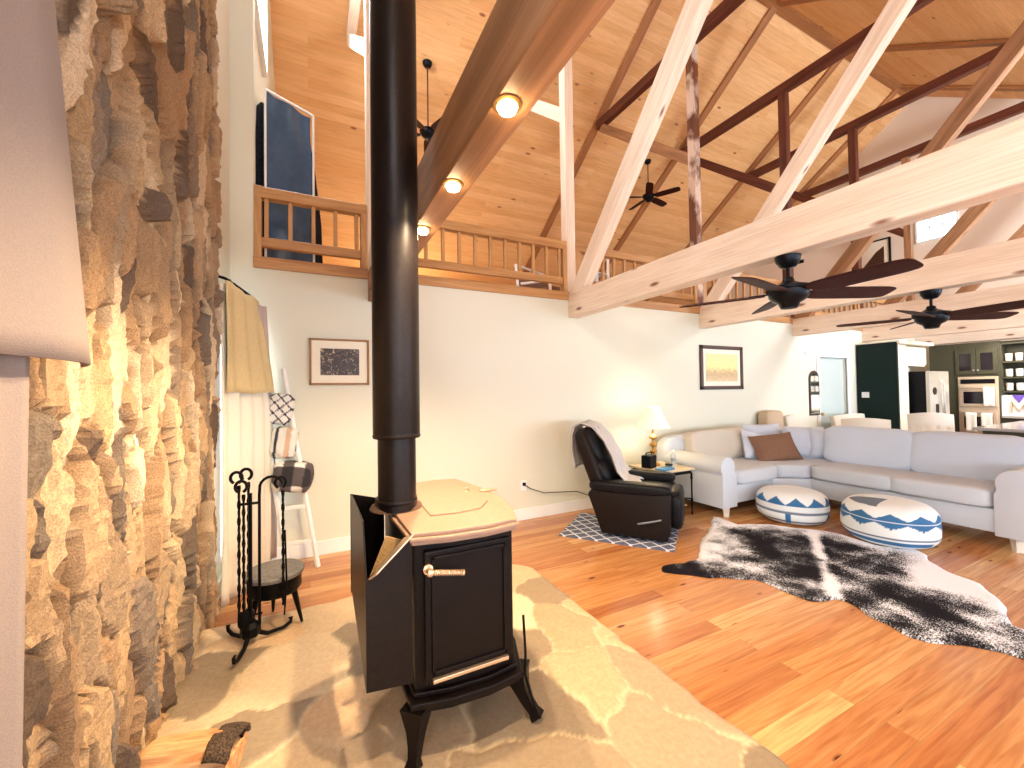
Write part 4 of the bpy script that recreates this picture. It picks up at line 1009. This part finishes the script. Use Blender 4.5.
# ------------------------------------------------------------ dining chairs behind the sofa
def chair(loc, rz, w, h, lab, tuft, mat='chair_cream'):
    t = thing('dining_chair', lab, 'chair', loc, rz, 'upholstered dining chairs behind the sofa')
    def f(uu, vv):
        x = (uu - .5) * w; z = .48 + (h - .48) * vv
        y = .24 - .10 * math.cos((uu - .5) * 2.4) + .08 * vv; crest = .03 * math.cos((uu - .5) * PI) * vv
        if tuft:
            for i in range(4):
                for j in range(2):
                    d = math.hypot(x - (i - 1.5) * w / 4.6, z - (.68 + j * .17)); y += .02 * math.exp(-(d / .03) ** 2)
        return Vector((x, y, z + crest))
    o = MB().grid(f, 36, 24).build('backrest', mat, t, True); md = o.modifiers.new('s', 'SOLIDIFY'); md.thickness = .07; md.offset = 1
    MB().rbox((0, -.04, .44), (w, .52, .14), 5, 8).build('seat', mat, t, True)
    for sx in (-1, 1):
        for sy in (-.24, .18): MB().lathe([(.014, 0), (.024, .39)], 8, (sx * (w / 2 - .05), sy, 0)).build('leg', 'dark_timber', t, True)
chair((9.0, 3.72, 0), .0, 1.1, .98, 'wide button-tufted cream settee beneath the arched mirror', True)
chair((7.95, 3.3, 0), -1.1, .62, .96, 'curved cream chair in front of the dark green kitchen panel', False)
chair((8.15, 2.58, 0), -1.1, .50, 1.07, 'tufted white high-backed chair in front of the fridge', True)
chair((7.4, 3.86, 0), .2, .30, 1.02, 'small pale chair back peeking above the sofa corner', False)
wb = MB().rbox((0, 0, .0), (.44, .2, .42), 6, 6).build('wicker_basket', 'cork', None, True); wb.location = (6.82, 4.13, .92); tag(wb, 'tan wicker hamper standing behind the sofa corner by the wall', 'basket')
MB()  # stand for basket
ws = thing('console_stand', 'small plain stand holding the tan hamper behind the sofa', 'stand', (6.84, 4.12, 0))
MB().box(-.24, .24, -.10, .12, .68, .71, .004).build('stand_top', 'cork', ws)
for sx in (-1, 1):
    for sy in (-1, 1): MB().box(sx * .21 - .015, sx * .21 + .015, sy * .11 - .015, sy * .11 + .015, 0, .68, .002).build('leg', 'cork', ws)

# ------------------------------------------------------------ kitchen
def kitchen():
    p = thing('pantry_cabinet', 'tall dark green panelled cabinet end beside the hallway door', 'cabinet', (10.1, 3.92, 0))
    MB().box(-.25, -.20, -.32, .31, 0, 2.34, .004).build('side_panel', 'kitchen_green', p)
    MB().box(-.20, .25, -.28, .31, 0, 2.30, .004).build('body', 'kitchen_cream', p)
    MB().box(-.18, .24, -.30, -.28, .05, 2.2, .004).box(-.13, .19, -.306, -.298, .2, 1.0, .004).box(-.13, .19, -.306, -.298, 1.1, 2.1, .004).build('door', 'kitchen_cream', p)
    MB().box(-.24, 1.25, -.36, .31, 2.305, 2.37, .012).build('crown_moulding', 'kitchen_cream', p)
    s = MB().box(-.008, 0, -.06, .06, -.055, .055, .002).build('switch_plate', 'white_paint'); s.location = (9.85, 4.1, 1.34)
    MB().box(-.014, -.008, -.035, -.02, -.012, .012).box(-.014, -.008, .02, .035, -.012, .012).build('toggle', 'white_paint', s)
    tag(s, 'white double light switch on the dark green kitchen panel', 'light switch')
    f = thing('refrigerator', 'steel refrigerator with dark side, in the kitchen', 'refrigerator', (10.9, 3.72, 0))
    MB().box(-.43, .43, -.30, .38, .02, 1.78, .01).build('body', 'black_plastic', f)
    d1 = MB().box(-.43, -.005, -.36, -.30, .7, 1.78, .012).build('door', 'fridge_steel', f); d2 = MB().box(.005, .43, -.36, -.30, .7, 1.78, .012).build('door', 'fridge_steel', f)
    MB().box(-.43, .43, -.36, -.30, .04, .68, .012).build('freezer_drawer', 'fridge_steel', f)
    MB().tube([(-.04, -.37, .8), (-.04, -.41, .85), (-.04, -.41, 1.55), (-.04, -.37, 1.6)], .012).build('handle', 'steel', d1, True)
    MB().tube([(.04, -.37, .8), (.04, -.41, .85), (.04, -.41, 1.55), (.04, -.37, 1.6)], .012).build('handle', 'steel', d2, True)
    MB().lathe([(.07, 0), (.07, .012)], 16, M=Matrix.Translation((-.24, -.36, 1.40)) @ Matrix.Rotation(PI / 2, 4, 'X')).build('magnet', 'black_plastic', d1)
    MB().box(-.2, -.08, -.368, -.36, .9, 1.15, .002).build('magnet', 'black_plastic', d1)
    c = thing('wall_cabinet', 'cream cabinet over the refrigerator', 'cabinet', (10.9, 3.9, 1.84))
    MB().box(-.5, .42, -.2, .32, .06, .44, .004).build('body', 'kitchen_cream', c)
    MB().box(-.48, -.03, -.22, -.2, .10, .44, .006).build('door', 'kitchen_cream', c); MB().box(-.02, .43, -.22, -.2, .10, .44, .006).build('door', 'kitchen_cream', c)
    # olive run at x = 12
    t = thing('oven_cabinet', 'tall olive kitchen cabinet housing the wall oven', 'cabinet', (12.3, 3.15, 0))
    MB().box(-.30, .30, -.30, .70, 0, 2.36, .006).build('body', 'kitchen_olive', t)
    for (y0, y1) in ((-.28, .005), (.015, .30)):
        d = MB().box(-.325, -.30, y0, y1, 1.72, 2.22, .005).build('door', 'kitchen_olive', t)
        MB().box(-.33, -.318, y0 + .06, y1 - .06, 1.80, 2.14, .002).build('door_glass', 'oven_glass', d)
        yk = y1 - .025 if y0 < -.1 else y0 + .025
        MB().lathe([(.012, 0), (.016, .02)], 10, M=Matrix.Translation((-.325, yk, 1.80)) @ Matrix.Rotation(-PI / 2, 4, 'Y')).build('knob', 'steel', d, True)
    MB().box(-.32, -.30, -.28, .30, .05, .42, .005).build('drawer', 'kitchen_olive', t)
    o = thing('double_oven', 'steel double wall oven with towels on its handles', 'oven', (12.0, 3.15, .45))
    MB().box(-.03, .0, -.28, .27, 0, 1.22, .006).build('front', 'oven_steel', o)
    MB().box(-.036, -.03, -.24, .23, 1.08, 1.17, .002).build('control_panel', 'black_plastic', o)
    for z0 in (.12, .62):
        d = MB().box(-.045, -.03, -.26, .25, z0, z0 + .42, .006).build('oven_door', 'oven_steel', o)
        MB().box(-.05, -.044, -.2, .19, z0 + .06, z0 + .30, .002).build('door_window', 'oven_glass', d)
        MB().tube([(-.05, -.22, z0 + .37), (-.08, -.22, z0 + .37), (-.08, .21, z0 + .37), (-.05, .21, z0 + .37)], .009).build('handle', 'steel', d, True)
    for k, (y, z0, z1, lab) in enumerate(((-.17, .63, 1.0, 'cream towel hanging on the upper oven handle'), (.08, .12, .50, 'left white towel hanging on the lower oven handle'), (-.13, .16, .50, 'right white towel hanging on the lower oven handle'))):
        w = MB().grid(lambda a, b: Vector((-.105 - .006 * math.sin(a * 9) * (1 - b), (a - .5) * .15, (z0 - z1) * (1 - b))), 10, 8)
        q = w.build('dish_towel', 'towel_white', None, True); md = q.modifiers.new('s', 'SOLIDIFY'); md.thickness = .012
        q.location = (12.0, 3.15 + y, .45 + z1); tag(q, lab, 'towel', 'towels on the oven handles')
    s = thing('open_shelves', 'dark open kitchen shelves with dishes right of the oven', 'shelf', (12.3, 2.3, 1.30))
    MB().box(-.28, .30, -.55, .55, .0, 1.06, .004).build('back_panel', 'kitchen_olive', s).location.x = .25
    for z in (.05, .32, .62, .98): MB().box(-.3, .0, -.55, .54, z, z + .03, .003).build('shelf_board', 'kitchen_olive', s)
    for side in (-.55, .52): MB().box(-.3, .0, side, side + .03, 0, 1.02, .003).build('side_board', 'kitchen_olive', s)
    cup = MB().lathe([(.03, 0), (.045, .01), (.05, .15), (.046, .15), (.04, .02)], 14).build('tumbler', 'china', None, True)
    k = 0
    for z in (.655, .355, .085):
        for y in (.46, .33, .20, .07, -.06):
            c_ = cup if k == 0 else cup.copy()
            if k: COL.objects.link(c_)
            c_.location = (12.12, 2.3 + y, 1.30 + z + .0); k += 1
            row = {.655: 'top', .355: 'middle', .085: 'bottom'}[z]
            nth = {.46: 'nearest the oven', .33: 'second from the oven', .20: 'in the middle', .07: 'fourth from the oven', -.06: 'farthest from the oven'}[y]
            tag(c_, 'white tumbler in the %s row of the open kitchen shelves, %s' % (row, nth), 'cup', 'tumblers on the kitchen shelves')
    ct = thing('base_cabinet', 'dark kitchen base cabinet with counter right of the oven', 'cabinet', (12.3, 2.2, 0))
    MB().box(-.3, .3, -1.2, .64, 0, .86, .004).build('body', 'kitchen_olive', ct); MB().box(-.34, .3, -1.2, .64, .86, .90, .006).build('counter', 'granite', ct)
    sg = thing('letter_sign', 'white panel with letter M and purple pennant on the counter', 'sign', (12.04, 2.55, .90))
    MB().box(-.012, .012, -.30, .30, 0, .40, .003).build('panel', 'white_paint', sg)
    M_ = MB(); z0, z1 = .06, .28
    def stroke(y0, za, y1, zb): M_.beam((-.022, y0, za), (-.022, y1, zb), .012, .035, upv=(1, 0, 0))
    stroke(.17, z0, .17, z1); stroke(.17, z1, .08, z0 + .04); stroke(.08, z0 + .04, -.01, z1); stroke(-.01, z1, -.01, z0)
    M_.build('letter', 'cork', sg)
    MB().prism([(.16, .40), (.0, .40), (.08, .25)], -.032, -.014, 'x').build('pennant', 'purple', sg)
    for y in (-.12, -.2): MB().lathe([(.025, 0), (.03, .05), (.02, .07)], 10, (-.06, y, 0)).build('jar', 'china', sg, True)
    i = thing('kitchen_island', 'kitchen island with pale stone top at the right edge', 'island', (9.2, 1.6, 0))
    MB().box(-.9, .9, -.6, .55, 0, .88, .006).build('body', 'kitchen_olive', i); MB().box(-1.0, 1.0, -.7, .62, .88, .92, .008).build('counter', 'granite', i)
    b = thing('butcher_block', 'low brown wooden block cabinet in front of the oven', 'cabinet', (11.0, 2.85, 0))
    MB().box(-.3, .3, -.26, .22, .0, .5, .006).build('body', 'dark_timber', b); MB().box(-.32, .32, -.28, .24, .5, .56, .01).build('block_top', 'brown_timber', b)
kitchen()
area('kitchen_light', (11.2, 2.6, 2.38), (11.2, 2.6, 0), 1.2, .8, 35, (1, .88, .7))  # added fill lamp over the kitchen, without any fixture
